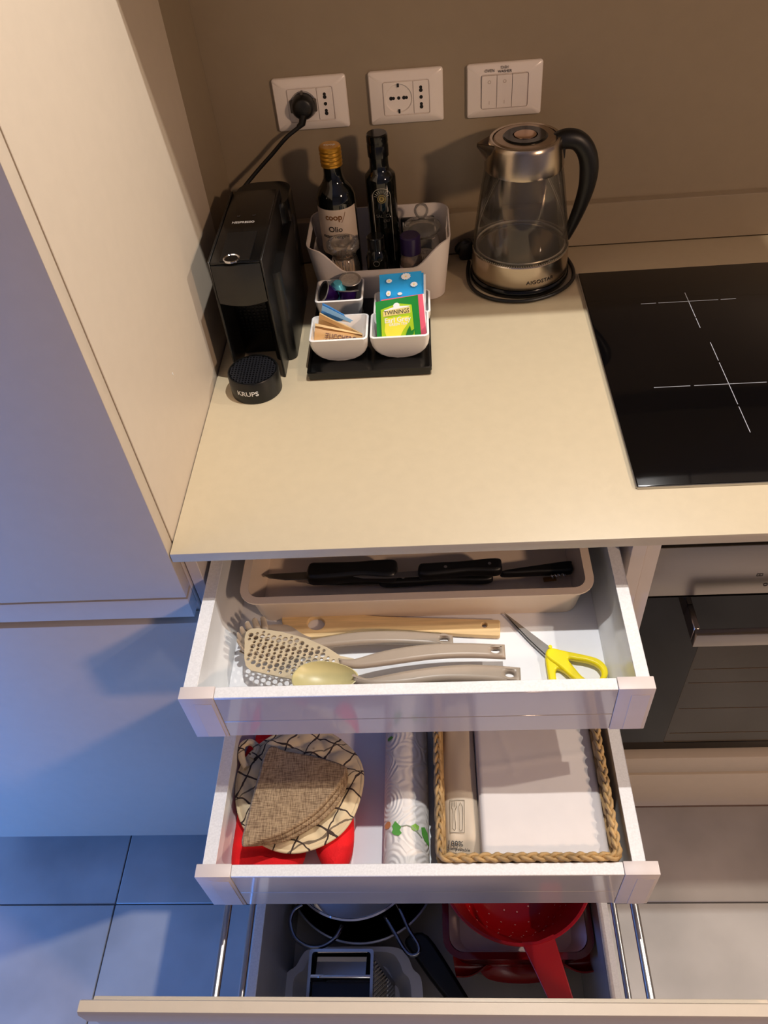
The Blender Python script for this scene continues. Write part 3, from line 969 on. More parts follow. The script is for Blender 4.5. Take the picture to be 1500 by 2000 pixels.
lb = wrap_label(b1, c, 0.0305, 1.35, 0.056, 0.132, M_LABEL, a0=-98)
M_COOP = mat('label_gold_print', (132, 84, 34), 0.6)
part('lettering', oncyl(text('coop', 0.0135, 0.0002, 0.0003), (c[0], c[1], c[2] + 0.120), 0.0309, math.radians(-98)), M_COOP, lb)
part('lettering', oncyl(text('Olio', 0.0125, 0.0002, 0.0001), (c[0], c[1], c[2] + 0.100), 0.0309, math.radians(-96)), M_PRINTK, lb)
part('lettering', oncyl(text('extra vergine', 0.0085, 0.0002, 0.0001), (c[0], c[1], c[2] + 0.088), 0.0309, math.radians(-98)), M_PRINTK, lb)
part('print_stroke', oncyl(tube([(0.012, 0.111, 0), (0.016, 0.118, 0), (0.019, 0.127, 0)], 0.0004, 5), c, 0.0309, math.radians(-98)), M_COOP, lb)

# tall slim black bottle
c = (0.2525, -0.0480, BF)
b2 = rev('dark_bottle', 'tall slim black bottle with an arched sunburst emblem', 'bottle', c, [
    ('glass_body', [(0, 0.0003), (0.021, 0.0003), (0.0238, 0.003), (0.0240, 0.160), (0.0232, 0.166), (0.0185, 0.1715), (0.0155, 0.175), (0.0146, 0.182), (0.0144, 0.200), (0, 0.200)], M_BOTTLE),
    ('cap', [(0, 0.2285), (0.0145, 0.2282), (0.0160, 0.2265), (0.0162, 0.216), (0.0155, 0.2135), (0.0162, 0.211), (0.0160, 0.195), (0.0143, 0.194), (0, 0.194)], M_BLACK)])
M_SILV = mat('emblem_silver', (190, 186, 170), 0.4, 0.2)
M_EMB = mat('emblem_gold', (170, 150, 84), 0.4, 0.2)
arch = [(-0.0145, 0.03), (-0.0145, 0.1390)] + [(-0.0145 * math.cos(a), 0.1390 + 0.0145 * math.sin(a)) for a in [math.pi * k / 14 for k in range(1, 14)]] + [(0.0145, 0.1390), (0.0145, 0.03)]
part('emblem_arch', oncyl(tube([(x, z, 0) for x, z in arch], 0.00045, 5), c, 0.0240, math.radians(-88)), M_SILV, b2)
rays = []
for k in range(9):
    a = math.pi * (0.06 + 0.88 * k / 8)
    rays.append(tube([(math.cos(a) * 0.0075, 0.1390 + math.sin(a) * 0.0075, 0), (math.cos(a) * 0.0118, 0.1390 + math.sin(a) * 0.0118, 0)], 0.00035, 5))
part('emblem_rays', oncyl(join(*rays), c, 0.0240, math.radians(-88)), M_SILV, b2)
part('emblem_disc', oncyl(join(plate([circle(0, 0.1370, 0.0066), circle(0, 0.1370, 0.0057)], 0.0003), plate([circle(0, 0.1370, 0.0042)], 0.0003)), c, 0.0240, math.radians(-88)), M_EMB, b2)
part('lettering', oncyl(move(text('B', 0.006, 0.0003), (0, 0.1370, 0.0004)), c, 0.0240, math.radians(-88)), M_PRINTK, b2)
part('lettering', oncyl(join(move(text('SAL  CI', 0.0072, 0.0002), (0, 0.1090, 0)), move(text('OLI', 0.0062, 0.0002), (0.005, 0.1010, 0))), c, 0.0240, math.radians(-88)), mat('dim_print', (92, 90, 84), 0.5), b2)

# dark packet at the back of the bin
pk = thing('dark_packet', 'flat dark packet with white capitals behind the glass jar', 'packet', (0.300, -0.030, BF))
part('packet_body', box(0.2790, 0.3340, -0.0365, -0.0285, BF + 0.0004, BF + 0.0840, 0.0015, 1), mat('packet_dark', (26, 26, 28), 0.5), pk)
part('lettering', onplane(text('IC', 0.0125, 0.0003, 0.0003), (0.2875, -0.0369, BF + 0.0740), (1, 0, 0), (0, 0, 1)), M_PRINTW, pk)
part('lettering', onplane(text('NA', 0.0055, 0.0003), (0.287, -0.0369, BF + 0.0640), (1, 0, 0), (0, 0, 1)), M_PRINTW, pk)

# toothpick jar, front left
c = (0.1890, -0.1125, BF)
j1 = rev('toothpick_jar', 'small glass jar of wooden toothpicks with a flared glass stopper', 'jar', c, [
    ('jar_glass', [(0.0002, 0.001), (0.0210, 0.001), (0.0235, 0.004), (0.0240, 0.012), (0.0235, 0.050), (0.0205, 0.064), (0.0180, 0.068), (0.0185, 0.072), (0.0200, 0.074)], M_GLASS),
    ('jar_lining', [(0.0200, 0.004), (0.0218, 0.012), (0.0215, 0.050), (0.0185, 0.063), (0.0162, 0.070)], M_GLASS),
    ('glass_stopper', [(0.0150, 0.070), (0.0160, 0.074), (0.0235, 0.080), (0.0262, 0.086), (0.0258, 0.091), (0.0225, 0.094), (0.0150, 0.095), (0.0145, 0.091), (0.0130, 0.089), (0.0002, 0.089)], M_GLASS)])
M_WOODP = mat('toothpick_wood', (226, 188, 140), 0.6, noise=60, amt=0.1)
for k in range(46):
    a = random.uniform(0, 2 * math.pi)
    r0 = 0.0150 * math.sqrt(random.random())
    r1 = min(0.0165, r0 + random.uniform(-0.004, 0.008))
    a1 = a + random.uniform(-0.5, 0.5)
    part('toothpick', tube([(c[0] + r0 * math.cos(a), c[1] + r0 * math.sin(a), BF + 0.0050), (c[0] + r1 * math.cos(a1), c[1] + r1 * math.sin(a1), BF + 0.0585 + random.uniform(-0.003, 0.003))], [0.0009, 0.0009], 6), M_WOODP, j1)

# small black bottle, front middle
c = (0.2410, -0.1120, BF)
rev('small_black_bottle', 'small black bottle in front of the tall slim bottle', 'bottle', c, [
    ('glass_body', [(0, 0.0003), (0.0150, 0.0003), (0.0172, 0.003), (0.0174, 0.062), (0.0150, 0.072), (0.0120, 0.077), (0, 0.077)], M_BOTTLE),
    ('cap', [(0, 0.0985), (0.0125, 0.0983), (0.0138, 0.097), (0.0138, 0.078), (0, 0.077)], M_BLACK)])
part('emblem', oncyl(plate([circle(0, 0.060, 0.0050), circle(0, 0.060, 0.0040)], 0.0003), c, 0.0174, math.radians(-92)), mat('dim_print', (92, 90, 84), 0.5), bpy.data.objects['small_black_bottle'])

# spice jar with a purple cap
c = (0.2950, -0.1160, BF)
s1 = rev('spice_jar', 'small spice jar with a dark purple cap and pink label', 'jar', c, [
    ('jar_glass', [(0, 0.0004), (0.0160, 0.0004), (0.0175, 0.003), (0.0176, 0.056), (0.0160, 0.064), (0.0145, 0.067), (0.0145, 0.072)], M_GLASS),
    ('ground_spice', [(0, 0.002), (0.0164, 0.002), (0.0164, 0.058), (0, 0.059)], mat('spice_brown', (150, 110, 84), 0.9, noise=300, amt=0.2)),
    ('screw_cap', [(0, 0.0985), (0.0140, 0.0983), (0.0160, 0.0965), (0.0162, 0.070), (0.0150, 0.069), (0, 0.069)], mat('cap_purple', (34, 18, 62), 0.35, noise=40, amt=0.05))])
lb = wrap_label(s1, c, 0.0178, 1.5, 0.010, 0.0500, mat('spice_label', (214, 186, 190), 0.6, noise=50, amt=0.03))
part('lettering', oncyl(join(move(text('pepe', 0.0125, 0.0002, 0.0004), (0, 0.042, 0)), tube([(-0.012, 0.034, 0), (0.012, 0.034, 0)], 0.0006, 5)), c, 0.0183, math.radians(-84)), mat('spice_print', (150, 10, 60), 0.6), lb)

# glass jar with a ball knob
c = (0.3135, -0.0680, BF)
M_SALT = mat('white_salt', (206, 196, 186), 0.9, noise=400, amt=0.1)
j2 = rev('salt_jar', 'clear glass jar with a round ball knob on its lid', 'jar', c, [
    ('jar_glass', [(0, 0.0006), (0.0245, 0.0006), (0.0275, 0.004), (0.0280, 0.050), (0.0265, 0.066), (0.0240, 0.073), (0.0245, 0.078), (0.0262, 0.080)], M_GLASS),
    ('salt', [(0, 0.003), (0.0250, 0.003), (0.0262, 0.008), (0.0262, 0.034), (0, 0.036)], M_SALT),
    ('glass_lid', [(0.0225, 0.0805), (0.0300, 0.0815), (0.0310, 0.0850), (0.0290, 0.0895), (0.0200, 0.0935), (0.0080, 0.0960), (0.0050, 0.0990), (0.0052, 0.1020), (0.0090, 0.1050), (0.0114, 0.1105), (0.0114, 0.1150), (0.0090, 0.1200), (0.0050, 0.1222), (0.0002, 0.1228)], M_GLASS)])
part('lettering', oncyl(join(move(text('SALT', 0.0085, 0.0002), (0, 0.056, 0)), move(text('SALE', 0.0085, 0.0002), (0, 0.046, 0))), c, 0.0284, math.radians(-92)), mat('etched_print', (172, 162, 150), 0.6), j2)

# ============================================================= TRAY WITH FOUR BOWLS
tr_ = thing('serving_tray', 'black rectangular tray holding four white bowls', 'tray', (0.23, -0.235, 0.96))
part('tray_slab', box(0.1425, 0.3195, -0.3380, -0.1330, 0.9604, 0.9700, 0.0015, 2), M_BLACK, tr_)
part('tray_rim', loft([ring(rrect(0.1405, 0.3215, -0.3400, -0.1310, 0.004, 3), 0.9685), ring(rrect(0.1405, 0.3215, -0.3400, -0.1310, 0.004, 3), 0.9740), ring(rrect(0.1435, 0.3185, -0.3370, -0.1340, 0.003, 3), 0.9740), ring(rrect(0.1435, 0.3185, -0.3370, -0.1340, 0.003, 3), 0.9700)], False, False), M_BLACK, tr_)
BZ = 0.9703


def bowl(label, x0, x1, y0, y1, zr, round_=True):
    """square bowl, its two side walls curving in to a narrow foot"""
    h = zr - BZ
    t = 0.0038
    rings = []
    for f, s in ((0.0, 0.36), (0.06, 0.22), (0.18, 0.125), (0.34, 0.06), (0.55, 0.018), (0.8, 0.0), (1.0, 0.0)) if round_ else ((0.0, 0.11), (0.05, 0.09), (0.4, 0.05), (0.8, 0.01), (1.0, 0.0)):
        dx, dy = s * (x1 - x0), (1 - f) * 0.0085
        rings.append(ring(rrect(x0 + dx, x1 - dx, y0 + dy, y1 - dy, 0.007, 5), BZ + h * f))
    rings.append(ring(rrect(x0 + 0.001, x1 - 0.001, y0 + 0.001, y1 - 0.001, 0.007, 5), zr + 0.0008))
    rings.append(ring(rrect(x0 + t - 0.001, x1 - t + 0.001, y0 + t - 0.001, y1 - t + 0.001, 0.005, 5), zr + 0.0008))
    for f, s in ((0.8, 0.0), (0.55, 0.03), (0.34, 0.07), (0.2, 0.14)):
        dx, dy = s * (x1 - x0) * (1 if round_ else 0.5), (1 - f) * 0.0085
        rings.append(ring(rrect(x0 + dx + t, x1 - dx - t, y0 + dy + t, y1 - dy - t, 0.005, 5), BZ + h * f))
    return solo('square_bowl', loft(rings), M_WHITE, label, 'bowl', 'white square bowls on the black tray')


bowl('white square bowl holding sugar sachets, front left on the tray', 0.1465, 0.2312, -0.3150, -0.2490, 1.0110)
bowl('white square bowl holding green tea envelopes, front right on the tray', 0.2345, 0.3195, -0.3150, -0.2490, 1.0110)
bowl('white square bowl holding coffee capsules, back left on the tray', 0.1465, 0.2207, -0.2125, -0.1480, 1.0110, False)
bowl('white square bowl behind the green tea, holding blue tea envelopes', 0.2370, 0.3225, -0.2440, -0.1790, 1.0030)

# coffee capsules
M_FOIL = mat('capsule_rim_foil', (205, 202, 198), 0.3, 0.8, noise=80, amt=0.06)


def capsule(label, loc, axis, body, foil):
    t = thing('coffee_capsule', label, 'capsule', loc, 'coffee capsules in the bowl')
    Mx = Matrix.Translation(Vector(loc)) @ Vector(axis).to_track_quat('Z', 'Y').to_matrix().to_4x4()
    part('cup', frm(lathe([(0, -0.0250), (0.0062, -0.0246), (0.0075, -0.0225), (0.0110, -0.0190), (0.0140, -0.0012), (0.0140, 0)], (0, 0, 0), 32), Mx), body, t)
    part('rim', frm(lathe([(0.0138, -0.0006), (0.0168, -0.0008), (0.0173, 0.0000), (0.0168, 0.0008), (0.0150, 0.0006), (0.0138, 0.0004)], (0, 0, 0), 36, True), Mx), M_FOIL, t)
    part('foil_cover', frm(lathe([(0, -0.0012), (0.0100, -0.0010), (0.0142, -0.0001), (0.0150, 0.0003), (0.0150, -0.0004), (0, -0.0020)], (0, 0, 0), 32), Mx), foil, t)


M_PUR = mat('capsule_purple', (52, 18, 92), 0.22, 0.55, noise=60, amt=0.05)
M_CBLK = mat('capsule_black', (26, 22, 24), 0.3, 0.3)
capsule('black coffee capsule with silver lid facing up, rightmost of the capsules', (0.2000, -0.1660, 1.0205), (0.05, -0.12, 1), M_CBLK, mat('foil_silver', (200, 190, 178), 0.4, 0.35, noise=300, amt=0.12, bump=0.5, bscale=500))
capsule('purple capsule tilted on its side with dark lid, left of the bowl', (0.1590, -0.1885, 1.0150), (-0.78, -0.25, 0.52), M_PUR, mat('foil_dark', (54, 50, 50), 0.5, 0.4, noise=60, amt=0.05))
capsule('purple capsule lying upside down at the front of the bowl', (0.1965, -0.1840, 1.0120), (0.05, 0.42, 0.85), M_PUR, M_FOIL)
capsule('light blue capsule wedged between the purple and black ones', (0.1790, -0.1720, 0.9985), (-0.1, 0.2, -1), mat('capsule_blue', (96, 190, 214), 0.25, 0.4, noise=60, amt=0.05), M_FOIL)


# tea envelopes and sugar sachets
def sheet(c4, th, wob=0.0006, nx=8, ny=8, seed=0):
    """c4: bottom left, bottom right, top right, top left"""
    a, b, c, d = [Vector(q) for q in c4]
    n = (b - a).cross(d - a).normalized()
    rnd = random.Random(seed)
    ph = [rnd.uniform(0, 6.28) for _ in range(4)]

    def fn(u, v):
        p = a.lerp(b, u).lerp(d.lerp(c, u), v)
        bulge = 0.0012 * math.sin(math.pi * u) * math.sin(math.pi * v)
        return p + n * (bulge + wob * (math.sin(7 * u + ph[0]) * math.cos(5 * v + ph[1]) + 0.5 * math.sin(13 * v + ph[2])))
    return grid(nx, ny, fn, th)


def onsheet(g, c4, lift=0.0022):
    """flat print given in 0..1 sheet coordinates"""
    a, b, c, d = [Vector(q) for q in c4]
    n = (b - a).cross(d - a).normalized()
    return xf(g, lambda v: a.lerp(b, v.x).lerp(d.lerp(c, v.x), v.y) + n * (lift + v.z))


def envelope(label, c4, m, th=0.0030, seed=0, name='tea_envelope', cat='tea bag', group=None, wob=0.0002):
    t = thing(name, label, cat, tuple((Vector(c4[0]) + Vector(c4[1])) / 2), group)
    part('paper', sheet(c4, th, wob, 14, 12, seed=seed), m, t)
    return t


def ctext(s, cx, cy, h, sx, bold=0.0):
    g = text(s, 1.0, 0.0, bold)
    xs = [v[0] for v in g[0]]
    wd = max(xs) - min(xs)
    return [(cx + (v[0] - (max(xs) + min(xs)) / 2) / wd * sx, cy + v[1] * h, 0.0) for v in g[0]], g[1]


M_TBLUE = mat('tea_blue', (40, 160, 226), 0.35, noise=40, amt=0.06)
M_TGREEN = mat('tea_green', (24, 130, 44), 0.35, noise=40, amt=0.04)
M_TLIME = mat('tea_lime', (172, 206, 30), 0.35, noise=18, amt=0.10)
M_TYEL = mat('tea_yellow', (236, 226, 70), 0.35, noise=18, amt=0.06)
M_PINK = mat('tea_pink', (226, 92, 116), 0.4, noise=40, amt=0.04)
M_PAPERW = mat('paper_white', (236, 232, 228), 0.6, noise=40, amt=0.02)


def q4(bl, br, tr, tl, yb, yt):
    return [at(*bl, y=yb), at(*br, y=yb), at(*tr, y=yt), at(*tl, y=yt)]


# blue chamomile envelopes in the back right bowl
for k in range(3):
    dy = 0.0042 * k
    cb = q4((743, 612), (824, 606), (823, 529), (741, 537), -0.2280 + dy, -0.1990 + dy)
    if k:
        sh = Vector((0.0030 * k, 0, -0.003 * k))
        cb = [v + sh for v in cb]
    e = envelope(('front blue tea envelope printed with white daisies', 'blue tea envelope just behind the front daisy one', 'white edged tea envelope at the back of the blue ones')[k], cb, (M_TBLUE, M_TBLUE, M_PAPERW)[k], 0.003, k, group='tea envelopes in the back bowl')
    if k == 0:
        dz = []
        for (u, v, r, s) in ((0.23, 0.82, 0.075, 1), (0.63, 0.90, 0.12, 1), (0.82, 0.68, 0.09, 1), (0.21, 0.50, 0.09, 2), (0.48, 0.47, 0.06, 3), (0.60, 0.30, 0.09, 1)):
            pt = []
            for i in range(48):
                a = 2 * math.pi * i / 48
                rr = r * (0.78 + 0.22 * abs(math.cos(5.5 * a + s)))
                pt.append((u + rr * math.cos(a) * (0.7 if s == 2 else 1), v + rr * 0.72 * math.sin(a) * (1.2 if s == 2 else 1)))
            dz.append(plate([pt], 0.0003))
        part('daisy_print', onsheet(join(*dz), cb), M_PRINTW, e)
        part('daisy_heart', onsheet(join(*[plate([circle(u, v, 0.022, n=10)], 0.0006) for u, v in ((0.23, 0.82), (0.63, 0.90), (0.82, 0.68), (0.21, 0.50))]), cb), mat('daisy_yellow', (240, 214, 130), 0.5), e)

# pink and white envelopes behind the green one, then the green envelope itself
for k, (mm, lab) in enumerate(((M_PINK, 'pink tea envelope peeping out behind the green one'), (M_PAPERW, 'white envelope standing last behind the pink one'))):
    cb = q4((745, 664), (830, 658), (822, 577), (741, 589), -0.3010, -0.2660)
    envelope(lab, [v + Vector((0.0025 + 0.0015 * k, 0.0042 * (k + 1), -0.0025 * k)) for v in cb], mm, 0.0028, 11 + k, group='tea envelopes in the front bowl')
cg = q4((737, 668), (823, 662), (816, 576), (733, 590), -0.3030, -0.2660)
e = envelope('green tea envelope lettered Earl Grey with yellow panel, foremost', cg, M_TGREEN, 0.003, 5, group='tea envelopes in the front bowl')
part('lime_panel', onsheet(plate([[(0.11, 0.02), (0.86, 0.02), (0.84, 0.80), (0.52, 0.88), (0.12, 0.78)]], 0.0002), cg, 0.0020), M_TLIME, e)
part('yellow_panel', onsheet(plate([[(0.24, 0.03), (0.50, 0.03), (0.60, 0.22), (0.74, 0.40), (0.76, 0.55), (0.22, 0.55), (0.18, 0.25)]], 0.0003), cg, 0.0021), M_TYEL, e)
part('banner', onsheet(plate([[(0.17, 0.60), (0.80, 0.62), (0.80, 0.75), (0.49, 0.79), (0.17, 0.72)]], 0.0003), cg, 0.0022), mat('banner_cream', (226, 206, 130), 0.4), e)
part('crest', onsheet(join(plate([circle(0.49, 0.83, 0.075, 0.065)], 0.0003), plate([[(0.20, 0.735), (0.79, 0.765), (0.79, 0.785), (0.49, 0.815), (0.20, 0.755)]], 0.0003)), cg, 0.0023), M_PRINTW, e)
part('lettering', onsheet(ctext('TWININGS', 0.485, 0.675, 0.14, 0.58, 0.01), cg, 0.0027), M_PRINTK, e)
part('lettering', onsheet(join(ctext('Earl Grey', 0.50, 0.49, 0.17, 0.60, 0.012), ctext('GREEN TEA', 0.50, 0.385, 0.085, 0.42, 0.01)), cg, 0.0027), M_PRINTW, e)
lf = [(0.66, 0.04), (0.74, 0.06), (0.84, 0.13), (0.86, 0.24), (0.79, 0.20), (0.77, 0.33), (0.70, 0.22), (0.66, 0.12)]
part('leaf_print', onsheet(plate([lf], 0.0002), cg, 0.0025), mat('leaf_green', (20, 120, 34), 0.4), e)

# sugar sachets
M_KRAFT = mat('kraft_paper', (196, 150, 92), 0.6, noise=30, amt=0.10)
M_SBLUE = mat('sachet_blue', (70, 140, 210), 0.4, noise=60, amt=0.25)


def sachet(label, c4, m, seed):
    return envelope(label, c4, m, 0.0034, seed, 'sugar_sachet', 'sachet', 'sugar sachets in the bowl', 0.0013)


def crimp(c4, t, m):
    part('crimped_edge', onsheet(plate([[(0.0, 0.90), (1.0, 0.90), (1.0, 1.0), (0.0, 1.0)]], 0.0003), c4, 0.0026), m, t)


cs = q4((617, 690), (716, 690), (711, 638), (629, 598), -0.262, -0.2560)
cs = [v + Vector((0, 0.0045, 0)) for v in cs]
t1 = sachet('blue and white sugar sachet at the back of the sachets', cs, M_SBLUE, 21)
part('white_band', onsheet(plate([[(0.0, 0.60), (1, 0.66), (1, 0.78), (0.0, 0.72)]], 0.0002), cs, 0.0032), M_PRINTW, t1)
crimp(cs, t1, mat('crimp_blue', (140, 190, 232), 0.4))
cs = q4((615, 690), (712, 690), (706, 652), (624, 612), -0.276, -0.2655)
t1 = sachet('pale brown sugar sachet between the blue one and the lettered one', cs, mat('kraft_pale', (222, 184, 126), 0.6, noise=30, amt=0.10), 22)
crimp(cs, t1, M_KRAFT)
cs = q4((612, 682), (706, 680), (708, 652), (616, 632), -0.3030, -0.2780)
t1 = sachet('brown paper sugar sachet lettered zucchero di canna, in front', cs, M_KRAFT, 23)
crimp(cs, t1, mat('kraft_pale', (222, 184, 126), 0.6))
part('lettering', onsheet(join(ctext('ZUCCHERO', 0.56, 0.56, 0.32, 0.66, 0.015), ctext('DI CANNA', 0.54, 0.26, 0.32, 0.58, 0.015)), cs, 0.0034), mat('brown_print', (92, 42, 22), 0.6), t1)

# ============================================================= TOP DRAWER
# knife tray
kt_ = thing('knife_tray', 'long cream plastic tray at the back of the top drawer, holding knives', 'tray', (0.29, -0.55, D1Z))
M_CREAM = mat('cream_plastic', (226, 206, 186), 0.35, noise=30, amt=0.015)
part('tray_shell', shell(0.0720, 0.5060, -0.6600, -0.4300, D1Z + 0.0003, 0.8640, 0.018, 0.0022, flare=0.0075, lip=0.0085, lipt=0.0022), M_CREAM, kt_)
TF = D1Z + 0.0026


def knife(label, hl, hr, tip, zc, wid, rivets=(), fat=0.008, steel=M_BLADE):
    """hl: blade end of the handle, hr: butt of the handle, tip: point of the blade (None hides it)"""
    a, b = at(*hl, z=zc), at(*hr, z=zc)
    t = thing('kitchen_knife', label, 'knife', (a.x, a.y, zc - fat), 'knives in the cream tray')
    ex = (b - a).normalized()
    ey = Vector((-ex.y, ex.x, 0))
    Ln = (b - a).length
    hw = wid / 2
    ol = [(0, -hw * 0.8), (Ln * 0.25, -hw * 0.95), (Ln * 0.6, -hw * 0.8), (Ln * 0.9, -hw * 1.1), (Ln, -hw * 0.8), (Ln * 1.01, 0), (Ln, hw * 0.8), (Ln * 0.85, hw), (Ln * 0.5, hw * 0.9), (Ln * 0.15, hw), (0, hw * 0.85)]
    sm = [(p.x, p.y) for p in spline([(x, y, 0) for x, y in ol], 4, True)]
    part('handle', xf(plate([sm], fat * 2, fat * 0.6, 2), lambda v: a + ex * v.x + ey * v.y + Vector((0, 0, v.z - fat))), M_BLACKM, t)
    for u in rivets:
        part('rivet', xf(lathe([(0, fat + 0.0003), (0.0022, fat + 0.0003), (0.0024, fat - 0.001), (0, fat - 0.001)], (0, 0, 0), 14), lambda v: a + ex * (Ln * u + v.x) + ey * v.y + Vector((0, 0, v.z))), M_ALU, t)
    if tip:
        c = at(*tip, z=zc - 0.002)
        d = (c - a).length
        bl = [(0.004, -hw * 0.55), (-d * 0.5, -hw * 0.45), (-d * 0.85, -hw * 0.15), (-d, hw * 0.25), (-d * 0.8, hw * 0.3), (0.004, hw * 0.35)]
        part('blade', xf(plate([bl], 0.0016, 0.0003, 1), lambda v: a + ex * v.x + ey * v.y + Vector((0, 0, v.z - 0.002))), steel, t)
    return t


knife('broad knife with thick black handle, its blade to the left', (604, 1122), (774, 1114), (512, 1136), 0.8330, 0.030, fat=0.010)
knife('knife with a smooth black handle and two rivets, right of the broad one', (820, 1118), (978, 1106), (690, 1130), 0.8400, 0.022, (0.32, 0.86), 0.008)
knife('black riveted knife lying lowest, under the other handles', (745, 1135), (960, 1126), (600, 1146), 0.8180, 0.018, (0.04, 0.2), 0.006)
ck = thing('corkscrew', 'black handled corkscrew at the right end of the cream tray', 'corkscrew', tuple(at(1050, 1117, z=0.826)))
a, b = at(985, 1121, z=0.828), at(1116, 1108, z=0.828)
ex = (b - a).normalized()
ey = Vector((-ex.y, ex.x, 0))
Ln = (b - a).length
sm = [(p.x, p.y) for p in spline([(x * Ln, y, 0) for x, y in ((0, -0.003), (0.5, -0.006), (0.9, -0.009), (1.0, -0.007), (1.01, 0.003), (0.97, 0.008), (0.5, 0.006), (0, 0.003))], 4, True)]
part('handle', xf(plate([sm], 0.012, 0.003, 2), lambda v: a + ex * v.x + ey * v.y + Vector((0, 0, v.z - 0.006))), M_BLACKM, ck)
hx = [a + ex * (Ln * 0.66 + 0.020 * k / 40) + ey * (-0.0120 + 0.0024 * math.cos(k * 0.62)) + Vector((0, 0, 0.0024 * math.sin(k * 0.62))) for k in range(41)]
part('screw', tube(hx, 0.0010, 6), M_CHROME, ck)
part('foot_lever', xf(plate([[(0.05, -0.003), (Ln * 0.75, -0.003), (Ln * 0.75, 0.003), (0.05, 0.003)]], 0.003, 0.0005, 1), lambda v: a + ex * v.x + ey * (v.y - 0.0118) + Vector((0, 0, v.z - 0.007))), mat('brass_dull', (150, 110, 60), 0.35, 0.9, noise=40, amt=0.05), ck)

# bamboo spatula
ZS = D1Z + 0.0082
sp = thing('bamboo_spatula', 'flat bamboo spatula with a round hole, behind the grey utensils', 'spatula', tuple(at(760, 1212, z=D1Z)))
ol = [(553, 1190), (562, 1181), (600, 1179), (640, 1181), (668, 1187), (690, 1195), (715, 1201), (760, 1204), (860, 1207), (974, 1210), (977, 1213), (977, 1238), (974, 1241), (900, 1238), (800, 1231), (740, 1228), (705, 1229), (670, 1236), (630, 1243), (590, 1246), (562, 1242), (554, 1232), (550, 1210)]
hl_ = [(617 + 17 * math.cos(a), 1217 + 13 * math.sin(a)) for a in [2 * math.pi * k / 24 for k in range(24)]]
h2_ = [(946 + 5.5 * math.cos(a), 1220 + 5 * math.sin(a)) for a in [2 * math.pi * k / 16 for k in range(16)]]
part('spatula_body', move(plate([at2(ol, ZS), at2(hl_, ZS), at2(h2_, ZS)], 0.0075, 0.0012, 2), (0, 0, D1Z + 0.0006)), M_BAMBOO, sp)


def handle2d(top, bot, hole, z0, arch, th=0.009, bev=0.0042, name='handle', parent=None, m=M_TAUPE):
    """arched nylon handle: outline in plan with a hanging hole, lifted along its length"""
    T_, B_ = [at(*q, z=z0) for q in top], [at(*q, z=z0) for q in bot]
    o = [(p.x, p.y) for p in spline([(q.x, q.y, 0) for q in T_], 5)] + [(p.x, p.y) for p in spline([(q.x, q.y, 0) for q in B_], 5)][::-1]
    hc = at(*hole, z=z0)
    near = lambda Q: min((Vector((q[0], q[1])) for q in [(p.x, p.y) for p in spline([(q.x, q.y, 0) for q in Q], 8)]), key=lambda q: abs(q.x - hc.x)).y
    hc.y = (near(T_) + near(B_)) / 2
    hh = circle(hc.x, hc.y, 0.0052, 0.0034, 16)
    g = plate([o, hh], th, bev, 3)
    xa, xb = min(q[0] for q in o), max(q[0] for q in o)
    bm = bmesh.new()
    vs = [bm.verts.new(v) for v in g[0]]
    for f in g[1]:
        try:
            bm.faces.new([vs[i] for i in f])
        except ValueError:
            pass
    for k in range(1, 24):
        bmesh.ops.bisect_plane(bm, geom=bm.verts[:] + bm.edges[:] + bm.faces[:], plane_co=(xa + (xb - xa) * k / 24, 0, 0), plane_no=(1, 0, 0))
    g = bmgeo(bm)
    return part(name, xf(g, lambda v: Vector((v.x, v.y, z0 - th + v.z + arch(min(max((v.x - xa) / (xb - xa), 0), 1))))), m, parent, angle=50)


# spaghetti server (behind), slotted turner, serving spoon
ss_ = thing('spaghetti_server', 'grey nylon spaghetti server with upright fingers, behind the slotted turner', 'serving spoon', tuple(at(600, 1260, z=D1Z)))
zsv = D1Z + 0.0172
handle2d([(585, 1252), (640, 1243), (700, 1236), (780, 1233), (884, 1235)], [(600, 1266), (650, 1262), (720, 1258), (800, 1257), (886, 1257)], (867, 1245), zsv, lambda u: 0.006 * math.sin(math.pi * u) - 0.003 * u, parent=ss_)
rows = []
cx_, cy_ = [at(535, 1252, z=zsv + 0.004)[i] for i in (0, 1)]


def srv(u, v):
    # shallow scoop: u along the handle axis from front lip to neck, v across
    x = cx_ - 0.042 + 0.088 * u
    wv = 0.029 * math.sin(math.pi * min(0.16 + 0.62 * u, 0.97)) ** 0.8 * (1 - 0.55 * ss(0.6, 1, u))
    y = cy_ + (v - 0.5) * 2 * wv
    z = zsv + 0.006 * (2 * v - 1) ** 2 + 0.010 * (1 - u) ** 2 - 0.009
    return (x, y, z)


sg = grid(16, 12, srv, 0.0022)
part('scoop', sg, M_TAUPE, ss_)
for k in range(7):
    ang = math.radians(92 + 21 * k)
    bx, by = cx_ - 0.014 + 0.028 * math.cos(ang), cy_ + 0.0245 * math.sin(ang)
    dx, dy = math.cos(ang), math.sin(ang)
    part('finger', tube([(bx - dx * 0.010, by - dy * 0.010, zsv - 0.002), (bx - dx * 0.003, by - dy * 0.003, zsv + 0.002), (bx + dx * 0.001, by + dy * 0.001, zsv + 0.009), (bx + dx * 0.002, by + dy * 0.002, zsv + 0.018), (bx + dx * 0.0022, by + dy * 0.0022, zsv + 0.0205)], [0.0052, 0.0048, 0.0040, 0.0034, 0.0018], 10, flat=0.5), M_TAUPE, ss_)

